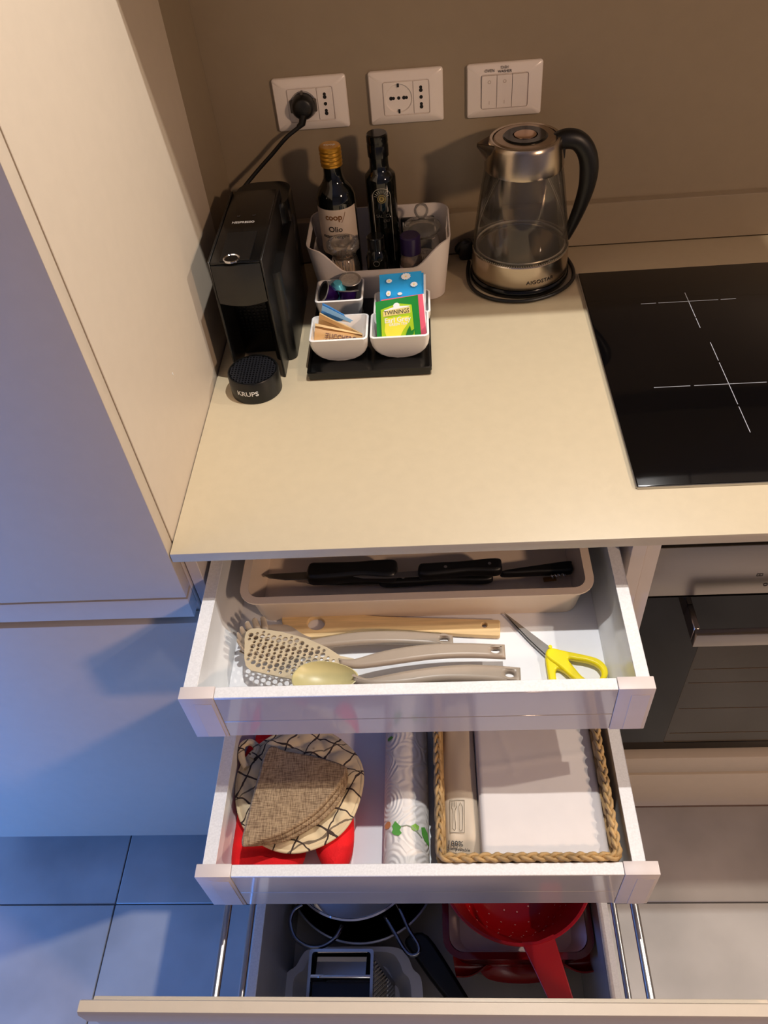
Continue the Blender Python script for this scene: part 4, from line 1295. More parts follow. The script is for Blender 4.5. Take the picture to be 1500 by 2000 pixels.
st = thing('slotted_turner', 'beige nylon turner drilled with round holes, head at left', 'turner', tuple(at(640, 1300, z=D1Z)))
zst = D1Z + 0.031
ol = [(478, 1244), (481, 1234), (490, 1228), (505, 1227), (550, 1234), (600, 1247), (640, 1265), (665, 1281), (690, 1286), (700, 1290), (690, 1299), (660, 1303), (620, 1318), (590, 1330), (560, 1324), (520, 1316), (490, 1309), (480, 1300), (477, 1285)]
hs = []
o2 = at2(ol, zst)


def inside(p, poly):
    c = False
    for (x1, y1), (x2, y2) in zip(poly, poly[1:] + poly[:1]):
        if (y1 > p[1]) != (y2 > p[1]) and p[0] < (x2 - x1) * (p[1] - y1) / (y2 - y1) + x1:
            c = not c
    return c


def edge_dist(p, poly):
    d = 9
    for a, b in zip(poly, poly[1:] + poly[:1]):
        A, B, Pp = Vector(a), Vector(b), Vector(p)
        t = max(0, min(1, (Pp - A).dot(B - A) / (B - A).length_squared))
        d = min(d, (A + (B - A) * t - Pp).length)
    return d


org, ux_, uy_ = Vector(at2([(490, 1240)], zst)[0]), Vector((0.985, -0.17)), Vector((0.17, 0.985))
for i in range(-3, 22):
    for j in range(-14, 8):
        big = (i + j) % 2 == 0
        pp = org + ux_ * (i * 0.0076) + uy_ * (j * 0.0064 + (0.0032 if i % 2 else 0))
        r = 0.0034 if big else 0.0022
        xlim = at2([(662, 1290)], zst)[0][0]
        if inside(pp, o2) and edge_dist(pp, o2) > r + 0.0022 and pp.x < xlim:
            hs.append([(q[0], q[1]) for q in circle(pp.x, pp.y, r, n=12)][::-1])
hd_ = part('perforated_head', move(plate([o2] + hs, 0.0026, 0.0), (0, 0, zst - 0.0026)), M_TAUPEL, st)
handle2d([(660, 1283), (690, 1286), (740, 1274), (800, 1264), (880, 1257), (986, 1256)], [(664, 1298), (700, 1303), (760, 1298), (850, 1287), (920, 1283), (988, 1283)], (967, 1265), zst + 0.003, lambda u: 0.005 * math.sin(math.pi * u), parent=st)

sn = thing('serving_spoon', 'beige nylon serving spoon, nearest the drawer front', 'serving spoon', tuple(at(660, 1330, z=D1Z)))
zsp = D1Z + 0.050
pL, pR, pT = at(570, 1321, z=zsp), at(700, 1318, z=zsp), at(640, 1291, z=zsp)
scx, scy = (pL.x + pR.x) / 2, (pL.y + pR.y) / 2 - 0.0025
sa, sb = (pR.x - pL.x) / 2, (pT.y - scy) * 0.99
rings = []
for f, dz in ((0.04, -0.0155), (0.3, -0.0148), (0.55, -0.0125), (0.8, -0.0075), (0.94, -0.003), (1.0, 0.0), (0.965, 0.0004), (0.9, -0.0022), (0.75, -0.0068), (0.5, -0.0110), (0.25, -0.0130), (0.03, -0.0136)):
    rings.append([(scx + sa * f * math.cos(a), scy + sb * f * math.sin(a) * (1 - 0.22 * math.cos(a)), zsp + dz) for a in [2 * math.pi * k / 36 for k in range(36)]])
part('spoon_bowl', loft(rings), mat('nylon_olive_beige', (200, 188, 136), 0.36, noise=40, amt=0.03), sn)
handle2d([(688, 1311), (715, 1321), (750, 1315), (820, 1301), (900, 1289), (960, 1285), (1018, 1284)], [(690, 1330), (730, 1337), (790, 1334), (860, 1323), (940, 1318), (1020, 1317)], (996, 1295), zsp + 0.002, lambda u: 0.006 * math.sin(math.pi * u) - 0.018 * u, 0.012, 0.0055, parent=sn)

# scissors
sk = thing('scissors', 'scissors with yellow plastic handles lying in the top drawer', 'scissors', tuple(at(1085, 1280, z=D1Z)))
zk = D1Z + 0.0035
part('blade', move(plate([at2([(985, 1196), (1010, 1215), (1040, 1238), (1076, 1265), (1080, 1282), (1064, 1276), (1030, 1244), (1000, 1212)], zk + 0.003)], 0.0016, 0.0003, 1), (0, 0, zk + 0.0016)), M_BLADE, sk)
part('blade', move(plate([at2([(984, 1198), (1004, 1222), (1036, 1256), (1064, 1282), (1082, 1284), (1074, 1270), (1040, 1244), (1008, 1214)], zk)], 0.0016, 0.0003, 1), (0, 0, zk - 0.0012)), M_BLADE, sk)


def px5(l):
    return [(850 + x / 3.409, 1160 + y / 3.409) for x, y in l]


def smooth2(l, z, n=4):
    return [(p.x, p.y) for p in spline([(x, y, 0) for x, y in at2(px5(l), z)], n, True)]


part('handle', move(plate([smooth2([(738, 385), (770, 362), (870, 383), (1000, 410), (1085, 435), (1140, 485), (1148, 545), (1100, 600), (1010, 612), (930, 575), (830, 490), (745, 425)], zk + 0.006), smooth2([(888, 436), (950, 442), (1010, 452), (1075, 478), (1105, 522), (1095, 560), (1050, 575), (985, 556), (925, 490)], zk + 0.006)], 0.0085, 0.0028, 2), (0, 0, zk)), M_YEL, sk)
part('handle', move(plate([smooth2([(733, 410), (770, 425), (850, 478), (960, 560), (1000, 610), (960, 660), (860, 680), (780, 650), (755, 570)], zk + 0.003), smooth2([(806, 505), (850, 515), (905, 562), (925, 605), (890, 635), (835, 625), (808, 575)], zk + 0.003)], 0.0080, 0.0026, 2), (0, 0, zk - 0.0022)), M_YEL, sk)
part('pivot_screw', lathe([(0, 0.0016), (0.0022, 0.0014), (0.0026, 0)], (at(1074, 1268, z=zk + 0.003).x, at(1074, 1268, z=zk + 0.003).y, zk + 0.0080), 16), M_YEL, sk)

# ============================================================= MIDDLE DRAWER
def node_mat(name, rough):
    m = bpy.data.materials.new(name)
    m.use_nodes = True
    nt = m.node_tree
    b = nt.nodes['Principled BSDF']
    b.inputs['Roughness'].default_value = rough
    tc = nt.nodes.new('ShaderNodeTexCoord')
    return m, nt, b, tc.outputs['Object']


def nmath(nt, op, a, b=None):
    n = nt.nodes.new('ShaderNodeMath')
    n.operation = op
    for i, v in enumerate((a, b)):
        if v is None:
            continue
        if isinstance(v, (int, float)):
            n.inputs[i].default_value = v
        else:
            nt.links.new(v, n.inputs[i])
    return n.outputs[0]


def plaid(name, base, line):
    """cream cotton printed with a net of thin dark lines"""
    m, nt, b, co = node_mat(name, 0.85)
    nz = nt.nodes.new('ShaderNodeTexNoise')
    nz.inputs['Scale'].default_value = 22
    nt.links.new(co, nz.inputs['Vector'])
    wob = nmath(nt, 'MULTIPLY', nmath(nt, 'SUBTRACT', nz.outputs['Fac'], 0.5), 0.022)
    masks = []
    for ang, per, wd in ((28, 0.027, 0.024), (112, 0.027, 0.024), (62, 0.050, 0.012)):
        mp = nt.nodes.new('ShaderNodeMapping')
        mp.inputs['Rotation'].default_value = (0, 0, math.radians(ang))
        nt.links.new(co, mp.inputs['Vector'])
        sp_ = nt.nodes.new('ShaderNodeSeparateXYZ')
        nt.links.new(mp.outputs['Vector'], sp_.inputs[0])
        x = nmath(nt, 'ADD', sp_.outputs['X'], wob)
        f = nmath(nt, 'ABSOLUTE', nmath(nt, 'SUBTRACT', nmath(nt, 'FRACT', nmath(nt, 'MULTIPLY', x, 1 / per)), 0.5))
        masks.append(nmath(nt, 'LESS_THAN', f, wd * 1.6))
    k = nmath(nt, 'MAXIMUM', nmath(nt, 'MAXIMUM', masks[0], masks[1]), nmath(nt, 'MULTIPLY', masks[2], 0.8))
    mx = nt.nodes.new('ShaderNodeMixRGB')
    mx.inputs['Color1'].default_value = rgb(*base)
    mx.inputs['Color2'].default_value = rgb(*line)
    nt.links.new(k, mx.inputs['Fac'])
    nt.links.new(mx.outputs[0], b.inputs['Base Color'])
    return m


def weave(name, c1, c2, scale=260.0):
    """coarse linen: crossed threads of two tones"""
    m, nt, b, co = node_mat(name, 0.85)
    fs = []
    for st in ((scale, scale * 0.08, 1), (scale * 0.08, scale, 1)):
        mp = nt.nodes.new('ShaderNodeMapping')
        mp.inputs['Scale'].default_value = st
        mp.inputs['Rotation'].default_value = (0, 0, math.radians(-14))
        nt.links.new(co, mp.inputs['Vector'])
        n = nt.nodes.new('ShaderNodeTexNoise')
        n.inputs['Scale'].default_value = 4.0
        n.inputs['Detail'].default_value = 2
        nt.links.new(mp.outputs['Vector'], n.inputs['Vector'])
        fs.append(n.outputs['Fac'])
    k = nmath(nt, 'MULTIPLY', nmath(nt, 'ADD', fs[0], fs[1]), 0.5)
    rp = nt.nodes.new('ShaderNodeValToRGB')
    rp.color_ramp.elements[0].position = 0.40
    rp.color_ramp.elements[1].position = 0.60
    rp.color_ramp.elements[0].color = rgb(*c1)
    rp.color_ramp.elements[1].color = rgb(*c2)
    nt.links.new(k, rp.inputs['Fac'])
    nt.links.new(rp.outputs[0], b.inputs['Base Color'])
    bp = nt.nodes.new('ShaderNodeBump')
    bp.inputs['Strength'].default_value = 0.5
    bp.inputs['Distance'].default_value = 0.0008
    nt.links.new(k, bp.inputs['Height'])
    nt.links.new(bp.outputs[0], b.inputs['Normal'])
    return m


def embossed(name, c):
    """kitchen paper: curls pressed into the sheet"""
    m, nt, b, co = node_mat(name, 0.8)
    b.inputs['Base Color'].default_value = rgb(*c)
    v = nt.nodes.new('ShaderNodeTexVoronoi')
    v.inputs['Scale'].default_value = 26
    v.inputs['Randomness'].default_value = 0.8
    nz = nt.nodes.new('ShaderNodeTexNoise')
    nz.inputs['Scale'].default_value = 30
    nt.links.new(co, nz.inputs['Vector'])
    ad_ = nt.nodes.new('ShaderNodeMixRGB')
    ad_.blend_type = 'ADD'
    ad_.inputs['Fac'].default_value = 0.012
    nt.links.new(co, ad_.inputs['Color1'])
    nt.links.new(nz.outputs['Color'], ad_.inputs['Color2'])
    nt.links.new(ad_.outputs[0], v.inputs['Vector'])
    h = nmath(nt, 'SINE', nmath(nt, 'MULTIPLY', v.outputs['Distance'], 46.0))
    bp = nt.nodes.new('ShaderNodeBump')
    bp.inputs['Strength'].default_value = 0.35
    bp.inputs['Distance'].default_value = 0.0012
    nt.links.new(h, bp.inputs['Height'])
    nt.links.new(bp.outputs[0], b.inputs['Normal'])
    return m


def sp2(l, n=5):
    return [(p.x, p.y) for p in spline([(x, y, 0) for x, y in l], n, True)]


# oven mitt, puffy
mt = thing('oven_mitt', 'red cloth oven mitt lying under the pot holder, thumb to the right', 'oven mitt', (0.11, -0.86, D2Z))
ol = sp2([(0.0475, -0.760), (0.0470, -0.860), (0.0485, -0.915), (0.0620, -0.9335), (0.0950, -0.9345), (0.1240, -0.930), (0.1380, -0.912), (0.1420, -0.893), (0.1500, -0.889), (0.1560, -0.905), (0.1690, -0.925), (0.1830, -0.9300), (0.1960, -0.914), (0.2010, -0.885), (0.1960, -0.845), (0.1750, -0.800), (0.1500, -0.760), (0.1000, -0.748)])
mg = plate([ol], 0.036, 0.0165, 6)
part('mitt_body', move(mg, (0, 0, D2Z + 0.0008)), M_RED, mt, angle=60)
part('mitt_cuff', move(plate([sp2([(0.060, -0.765), (0.062, -0.715), (0.085, -0.705), (0.135, -0.705), (0.150, -0.715), (0.152, -0.765), (0.105, -0.770)])], 0.030, 0.010, 4), (0, 0, D2Z + 0.0012)), M_RED, mt, angle=60)

# quilted pot holder
phx, phy, phr, phz = 0.1290, -0.8270, 0.0835, 0.6770
ph_ = thing('pot_holder', 'round quilted pot holder, cream with dark plaid lines', 'pot holder', (phx, phy, phz - 0.004))


def quilt(u, v):
    a, r = 2 * math.pi * u, phr * max(v, 0.002)
    x, y = r * math.cos(a), r * math.sin(a)
    q1, q2 = x * 0.9 + y * 0.44, -x * 0.37 + y * 0.93
    z = 0.0070 * abs(math.sin(q1 * math.pi / 0.026 + 0.4)) ** 0.45 * abs(math.sin(q2 * math.pi / 0.026)) ** 0.45 * min(1, (1 - v) * 9)
    z += 0.0030 * math.sin(3 * a + 1) * v * v + 0.0012 * (1 - v * v) - 0.0020 * max(0, v - 0.9) / 0.1
    return (phx + x * (1 + 0.02 * math.sin(5 * a)), phy + y * (1 + 0.02 * math.sin(4 * a + 2)), phz + 0.0065 + z)


M_PLAID = plaid('plaid_cotton', (218, 198, 160), (64, 50, 44))
part('quilted_pad', grid(120, 34, quilt, 0.0060), M_PLAID, ph_, angle=70)
ed = [Vector(quilt(k / 90, 0.985)) for k in range(90)]
part('bound_edge', tube([p - Vector((0, 0, 0.0012)) for p in ed], 0.0026, 8, True), M_PLAID, ph_, angle=70)
lp = [at(a, b, z=0.690) for a, b in ((482, 1500), (472, 1478), (474, 1456), (490, 1450), (502, 1462), (492, 1482))]
part('hanging_loop', tube(spline(lp, 6), 0.0046, 8), M_PLAID, ph_)

# folded linen napkin on the pot holder
ln_ = thing('linen_napkin', 'brown linen napkin folded into a fan, lying on the pot holder', 'napkin', tuple(at(570, 1560, z=0.690)))
M_LIN = weave('brown_linen', (108, 84, 60), (176, 150, 116))
zl = 0.6955
for k in range(3):
    f = (2 - k) * 1.5
    ol = [(524, 1464), (560, 1470), (610, 1480), (662, 1494), (679, 1503 + 2 * f), (672 + 2 * f, 1524 + 5 * f), (650 + 3 * f, 1556 + 6 * f), (612 + 3 * f, 1594 + 6 * f), (560 + 2 * f, 1628 + 5 * f), (515, 1644 + 3 * f), (484, 1655), (473, 1650), (480, 1615), (500, 1540)]
    o = sp2(at2(ol, zl + k * 0.0066), 4)
    g = plate([o], 0.0068, 0.0033, 3)
    bm = bmesh.new()
    vs = [bm.verts.new(v) for v in g[0]]
    for fc in g[1]:
        try:
            bm.faces.new([vs[i] for i in fc])
        except ValueError:
            pass
    for ax in (0, 1):
        lo_, hi_ = min(q[ax] for q in o), max(q[ax] for q in o)
        for j in range(1, 12):
            bmesh.ops.bisect_plane(bm, geom=bm.verts[:] + bm.edges[:] + bm.faces[:], plane_co=[(lo_ + (hi_ - lo_) * j / 12) if i == ax else 0 for i in range(3)], plane_no=[1.0 if i == ax else 0.0 for i in range(3)])
    g = bmgeo(bm)
    part('folded_layer', xf(g, lambda v: Vector((v.x, v.y, v.z + zl + k * 0.0066 + 0.0016 * math.sin(v.x * 60 + k) * math.cos(v.y * 50)))), M_LIN, ln_, angle=60)

# kitchen paper roll
RX, RR, RZ = 0.2680, 0.0285, D2Z + 0.0290
pr_ = thing('paper_roll', 'white embossed kitchen paper roll printed with green leaves', 'paper roll', (RX, -0.82, D2Z))


def along(g):
    """lathe axis z becomes the drawer's depth"""
    return xf(g, lambda v: Vector((RX + v.x, -0.934 + v.z, RZ + v.y)))


part('paper', along(lathe([(0.0125, 0.0), (RR - 0.0008, 0.0), (RR, 0.0012), (RR, 0.233), (RR - 0.0008, 0.234), (0.0125, 0.234)], (0, 0, 0), 64, True)), embossed('kitchen_paper', (236, 232, 228)), pr_)
part('cardboard_core', along(lathe([(0.0110, 0.0005), (0.0125, 0.0005), (0.0125, 0.2335), (0.0110, 0.2335)], (0, 0, 0), 32, True)), mat('cardboard', (150, 120, 88), 0.9, noise=60, amt=0.08), pr_)


def onroll(pts, lift=0.0010, th=0.0002):
    """print given in photo pixels, wrapped over the top of the roll"""
    o = []
    for a, b in pts:
        q = at(a, b, z=RZ + RR * 0.96)
        o.append((q.x - RX, q.y))
    g = plate([o], th)

    def fn(v):
        s = max(-1.5, min(1.5, v.x / (RR * 1.02)))
        an = math.asin(max(-0.985, min(0.985, s)))
        return Vector((RX + (RR + lift + v.z) * math.sin(an), v.y, RZ + (RR + lift + v.z) * math.cos(an)))
    return xf(g, fn)


M_LEAF1 = mat('print_green', (92, 168, 70), 0.7)
M_LEAF2 = mat('print_lime', (138, 190, 72), 0.7)
for pts, m in (([(766, 1612), (772, 1603), (778, 1610), (784, 1616), (781, 1622), (785, 1628), (779, 1633), (770, 1630), (765, 1624), (768, 1618)], M_LEAF1),
               ([(803, 1614), (811, 1608), (818, 1612), (817, 1619), (810, 1623), (804, 1620)], M_LEAF2),
               ([(822, 1613), (828, 1610), (833, 1618), (835, 1630), (836, 1642), (828, 1636), (823, 1625)], M_LEAF1),
               ([(757, 1436), (764, 1434), (768, 1438), (762, 1441), (757, 1441)], M_LEAF1)):
    part('leaf_print', onroll(pts), m, pr_)
part('berry_print', onroll([(757 + 6 * math.cos(a), 1607 + 7 * math.sin(a)) for a in [2 * math.pi * k / 16 for k in range(16)]]), mat('print_orange', (226, 150, 96), 0.7), pr_)
part('stem_print', onroll([(783, 1614), (795, 1612), (806, 1615), (815, 1622), (824, 1632), (823, 1633), (813, 1624), (805, 1617), (795, 1614), (783, 1616)]), mat('print_grey', (150, 160, 140), 0.7), pr_)

# woven basket with a plaited rim
bk = thing('woven_basket', 'woven straw basket with a plaited rim, holding napkins', 'basket', (0.412, -0.82, D2Z))
M_STRAW = mat('straw', (196, 160, 106), 0.6, noise=34, amt=0.26, bump=0.4, bscale=260)
bx0, bx1, by0, by1 = 0.3105, 0.5140, -0.9300, -0.7200


def rect_path(inset, n=220):
    pts = rrect(bx0 + inset, bx1 - inset, by0 + inset, by1 - inset, 0.006, 4)
    P = [Vector((x, y, 0)) for x, y in pts]
    ln2 = [0.0]
    for u, v in zip(P, P[1:] + P[:1]):
        ln2.append(ln2[-1] + (v - u).length)
    out = []
    j = 0
    for k in range(n):
        t = ln2[-1] * k / n
        while ln2[j + 1] < t:
            j += 1
        u, v = P[j], P[(j + 1) % len(P)]
        d = (v - u).normalized() if (v - u).length else Vector((1, 0, 0))
        out.append((u.lerp(v, (t - ln2[j]) / max(ln2[j + 1] - ln2[j], 1e-9)), Vector((d.y, -d.x, 0)), t))
    return out, ln2[-1]


rp_, tot = rect_path(0.0, 340)
nw = round(tot / 0.040)
for k in range(3):
    pts = [p + o * (0.0030 * math.sin(2 * math.pi * (nw * t / tot) + 2 * math.pi * k / 3)) + Vector((0, 0, 0.7130 + 0.0024 * math.sin(4 * math.pi * (nw * t / tot) + 4 * math.pi * k / 3))) for p, o, t in rp_]
    part('rim_strand', tube(pts, [0.0031 + 0.0007 * math.sin(i * 1.7 + k) * math.sin(i * 0.31) for i in range(len(pts))], 8, True, flat=0.75), M_STRAW, bk, angle=60)
for j in range(7):
    q, tot2 = rect_path(0.0005 + 0.0012 * (6 - j) * 0.3, 176)
    pts = [p + o * (0.0016 * (1 if (i // 4 + j) % 2 else -1)) + Vector((0, 0, D2Z + 0.0060 + j * 0.0105)) for i, (p, o, t) in enumerate(q)]
    part('woven_row', tube(pts, 0.0052, 7, True, flat=1.02), M_STRAW, bk, angle=60)
part('basket_floor', box(bx0 + 0.004, bx1 - 0.004, by0 + 0.004, by1 - 0.004, D2Z + 0.0006, D2Z + 0.0056, 0.001, 1), M_STRAW, bk)

# cutlery bag
M_BAG = mat('bag_paper', (206, 190, 168), 0.55, noise=18, amt=0.05)
cbg = thing('cutlery_bag', 'narrow pale paper cutlery bag lettered 100% Compostable, beside the napkins', 'bag', (0.337, -0.82, D2Z + 0.006))
zb = 0.6920


def bagtop(u, v):
    return (0.3172 + 0.0405 * u, -0.9215 + 0.196 * v, zb + 0.0012 * math.sin(3 * math.pi * u) * math.sin(7 * v + 1) - 0.006 * (2 * u - 1) ** 4 - 0.010 * max(0, 0.12 - v) / 0.12)


part('bag_sheet', grid(14, 40, bagtop, 0.0420), M_BAG, cbg, angle=50)
M_BAGP = mat('bag_print', (92, 88, 72), 0.6)
def inpx(pts, z):
    return at2(pts, z)


def tl(pts, z, r=0.0005):
    return tube([(x, y, z) for x, y in inpx(pts, z)], r, 5)


zp = zb + 0.0016
part('bag_print', join(tl([(878, 1563), (907, 1563)], zp, 0.0003), tl([(907, 1563), (907, 1626)], zp, 0.0003), tl([(907, 1626), (879, 1626)], zp, 0.0003), tl([(879, 1626), (878, 1563)], zp, 0.0003),
                       *[tl([(882 + k * 3, 1566), (882 + k * 3, 1575)], zp, 0.0003) for k in range(4)], tl([(881, 1575), (884, 1581), (885, 1590), (884, 1618), (888, 1622), (890, 1618), (888, 1590), (889, 1581), (892, 1575)], zp, 0.0003),
                       tl([(897, 1620), (897, 1590), (896, 1576), (899, 1567), (903, 1575), (904, 1590), (903, 1620), (899, 1623), (897, 1620)], zp, 0.0003)), M_BAGP, cbg)
q = at(889, 1648, z=zp)
q2 = at(895, 1659, z=zp)
part('lettering', join(onplane(text('100%', 0.0088, 0.0003, 0.0001), q, (1, -0.06, 0), (0.06, 1, 0)), onplane(text('Compostable', 0.0052, 0.0003, 0.0001), q2, (1, -0.10, 0), (0.10, 1, 0))), M_PRINTK, cbg)

# stack of white paper napkins
M_NAPK = mat('napkin_paper', (228, 221, 218), 0.8, noise=40, amt=0.015)
nk = thing('paper_napkins', 'stack of white paper napkins filling the right of the basket', 'napkins', (0.434, -0.82, D2Z + 0.006))
for k in range(5):
    zt = 0.6585 + 0.0105 * k
    dx = 0.0010 * math.sin(k * 2.1)

    def nap(u, v, k=k, zt=zt, dx=dx):
        w_ = 1.0 if k == 4 else 0.3
        z = zt + w_ * (0.0016 * math.sin(9 * v + 4 * u) * math.sin(3.1 * u) * (0.3 + v) + 0.0012 * math.exp(-((v - 0.56 - 0.10 * u) / 0.02) ** 2) + 0.0010 * math.exp(-((u - 0.25 + 0.35 * (v - 0.7)) / 0.03) ** 2) * (v > 0.5))
        return (0.3590 + dx + 0.1480 * u, -0.9215 + 0.190 * v, z - 0.004 * max(0, abs(2 * u - 1) - 0.95) / 0.05)
    part('napkin', grid(44, 48, nap, 0.0090), M_NAPK, nk, angle=60)

# ============================================================= BOTTOM DRAWER
# frying pan
zp_ = 0.2150
fx_, fy_, fr_ = fit_circle(*at2([(581, 1779), (711, 1846), (832, 1773)], zp_))
fr_ = min(fr_, 0.135)
fp = thing('frying_pan', 'black frying pan with pale rim under the steel pot', 'pan', (fx_, fy_, D3Z))
part('pan_body', lathe([(0, 0.0004), (fr_ - 0.032, 0.0004), (fr_ - 0.024, 0.004), (fr_ - 0.001, 0.066), (fr_, 0.070), (fr_ - 0.003, 0.070), (fr_ - 0.028, 0.008), (fr_ - 0.036, 0.0045), (0, 0.0045)], (fx_, fy_, D3Z), 72), mat('pan_nonstick', (16, 15, 15), 0.35, noise=100, amt=0.1), fp)
part('pan_rim', lathe([(fr_ - 0.0030, 0.0695), (fr_ - 0.0015, 0.0722), (fr_ + 0.0012, 0.0716), (fr_ + 0.0014, 0.0690)], (fx_, fy_, D3Z), 72, True), M_ALU, fp)
hpx = [(806, 1822), (836, 1826), (880, 1890), (919, 1953), (945, 1993), (905, 1996), (873, 1953), (840, 1912), (808, 1866), (790, 1838)]
part('pan_handle', move(plate([sp2(at2(hpx, 0.222), 3)], 0.016, 0.006, 3), (0, 0, 0.206)), M_BLACKM, fp)

# polished pot in the pan
zq = 0.2850
qx, qy, qr = fit_circle(*at2([(592, 1768), (689, 1806), (779, 1767)], zq))
qr = min(qr, 0.112)
pt_ = thing('steel_pot', 'polished steel pot with wire loop handles standing in the black pan', 'pot', (qx, qy, D3Z + 0.005))
part('pot_body', lathe([(0, 0.0052), (qr - 0.022, 0.0052), (qr - 0.013, 0.012), (qr - 0.005, 0.080), (qr - 0.002, 0.136), (qr, 0.1400), (qr - 0.003, 0.1400), (qr - 0.007, 0.080), (qr - 0.016, 0.016), (qr - 0.028, 0.008), (0, 0.008)], (qx, qy, D3Z), 96), M_CHROME, pt_)
part('pot_rim', lathe([(qr - 0.0035, 0.1390), (qr - 0.001, 0.1422), (qr + 0.002, 0.1412), (qr + 0.0018, 0.1385)], (qx, qy, D3Z), 96, True), M_CHROME, pt_)
M_WIRE = mat('chrome_wire', (150, 156, 170), 0.12, 1.0, noise=40, amt=0.03)
part('loop_handle', tube(spline([at(a, b, z=z) for a, b, z in ((590, 1768, 0.270), (573, 1780, 0.272), (567, 1803, 0.272), (575, 1830, 0.272), (593, 1845, 0.272), (612, 1850, 0.272), (633, 1847, 0.272), (655, 1831, 0.272), (668, 1808, 0.268))], 6), 0.0034, 12), M_WIRE, pt_)
part('loop_handle', tube(spline([at(a, b, z=z) for a, b, z in ((774, 1766, 0.270), (787, 1790, 0.274), (800, 1818, 0.274), (817, 1845, 0.274), (817, 1861, 0.274), (804, 1866, 0.274), (791, 1856, 0.274), (773, 1826, 0.274), (752, 1790, 0.270))], 6), 0.0032, 12), M_WIRE, pt_)

# white oven dish with tab ends
zw = 0.1950
left = [(552, 1956), (555, 1912), (564, 1897), (578, 1887), (589, 1868), (602, 1855), (640, 1850), (727, 1849), (778, 1852), (798, 1872), (807, 1893), (822, 1910), (827, 1956)]
lw = at2(left, zw)
my = min(q[1] for q in lw) - 0.012
o = lw + [(x, 2 * my - y) for x, y in lw[::-1]]
lim = -1.085
o = [(x, max(y, lim)) for x, y in o]
cxw, cyw = sum(q[0] for q in o) / len(o), (max(q[1] for q in o) + min(q[1] for q in o)) / 2


def inset2(o, kx, ky):
    return [(cxw + (x - cxw) * kx, cyw + (y - cyw) * ky) for x, y in o]


os_ = [(p.x, p.y) for p in spline([(x, y, 0) for x, y in o], 4, True)]
wd_ = solo('oven_dish', loft([ring(inset2(os_, 0.70, 0.84), D3Z + 0.0004), ring(inset2(os_, 0.80, 0.90), D3Z + 0.03), ring(inset2(os_, 0.97, 0.98), zw - 0.004), ring(os_, zw - 0.002), ring(os_, zw + 0.001), ring(inset2(os_, 0.85, 0.92), zw), ring(inset2(os_, 0.76, 0.86), zw - 0.018), ring(inset2(os_, 0.68, 0.82), D3Z + 0.005)]), mat('stoneware_white', (236, 236, 240), 0.25, noise=20, amt=0.02, coat=0.2), 'white rectangular oven dish with shaped ends at the front left', 'dish')

# box grater standing in the white dish
gz0, gz1 = D3Z + 0.0058, 0.350
gx0, gx1, gy1 = 0.1045, 0.1990, -0.9330
gy0 = -1.0050
gr = thing('box_grater', 'chrome box grater standing in the white oven dish', 'grater', ((gx0 + gx1) / 2, (gy0 + gy1) / 2, gz0))
e_ = 0.020


def quadring(x0, x1, y0, y1, z):
    return ring(rrect(x0, x1, y0, y1, 0.004, 3), z)


M_GRAT = mat('grater_steel', (120, 118, 120), 0.18, 1.0, noise=60, amt=0.05)
part('grater_body', loft([quadring(gx0 - 0.004, gx1 + e_, gy0 - 0.012, gy1 + 0.004, gz0), quadring(gx0, gx1, gy0, gy1, gz1 - 0.006)], False, False), M_GRAT, gr)
part('top_rim', loft([quadring(gx0 - 0.0012, gx1 + 0.0012, gy0 - 0.0012, gy1 + 0.0012, gz1 - 0.008), quadring(gx0 - 0.0012, gx1 + 0.0012, gy0 - 0.0012, gy1 + 0.0012, gz1), quadring(gx0 + 0.0030, gx1 - 0.0030, gy0 + 0.0030, gy1 - 0.0030, gz1), quadring(gx0 + 0.0030, gx1 - 0.0030, gy0 + 0.0030, gy1 - 0.0030, gz1 - 0.008)], False, False), M_CHROME, gr)
ym = at(665, 1906, z=gz1).y
part('top_plate', loft([[(gx0 + 0.010, ym, gz1 - 0.001), (gx1 - 0.010, ym, gz1 - 0.001), (gx1 - 0.010, gy1 - 0.004, gz1 - 0.012), (gx0 + 0.010, gy1 - 0.004, gz1 - 0.012)], [(gx0 + 0.010, ym, gz1 - 0.003), (gx1 - 0.010, ym, gz1 - 0.003), (gx1 - 0.010, gy1 - 0.004, gz1 - 0.014), (gx0 + 0.010, gy1 - 0.004, gz1 - 0.014)]]), M_CHROME, gr)
part('hand_bar', box(gx0 + 0.002, gx1 - 0.002, ym - 0.003, ym + 0.002, gz1 - 0.006, gz1 + 0.0005, 0.0015, 2), M_CHROME, gr)
part('shade_sheet', box(gx0 + 0.004, gx1 - 0.004, gy0 + 0.004, ym - 0.004, gz1 - 0.020, gz1 - 0.016), mat('well_shade', (40, 44, 56), 0.25, 0.5), gr)  # dark sheet paints the shade in the open top
tt = []
for i in range(22):
    for j in range(9):
        f = 0.06 + 0.86 * i / 21
        yy = gy0 + 0.008 + (gy1 - gy0 - 0.016) * (j + 0.5 * (i % 2)) / 9.0
        xx = gx1 + e_ * (1 - f)
        z = gz0 + (gz1 - 0.006 - gz0) * f
        tt.append(([(xx, yy - 0.0028, z - 0.0022), (xx, yy + 0.0028, z - 0.0010), (xx + 0.0024, yy, z + 0.0016), (xx, yy, z + 0.0026)], [(0, 1, 2), (1, 3, 2), (3, 0, 2)]))
part('grating_teeth', join(*tt), M_CHROME, gr, kind='stuff', angle=20)

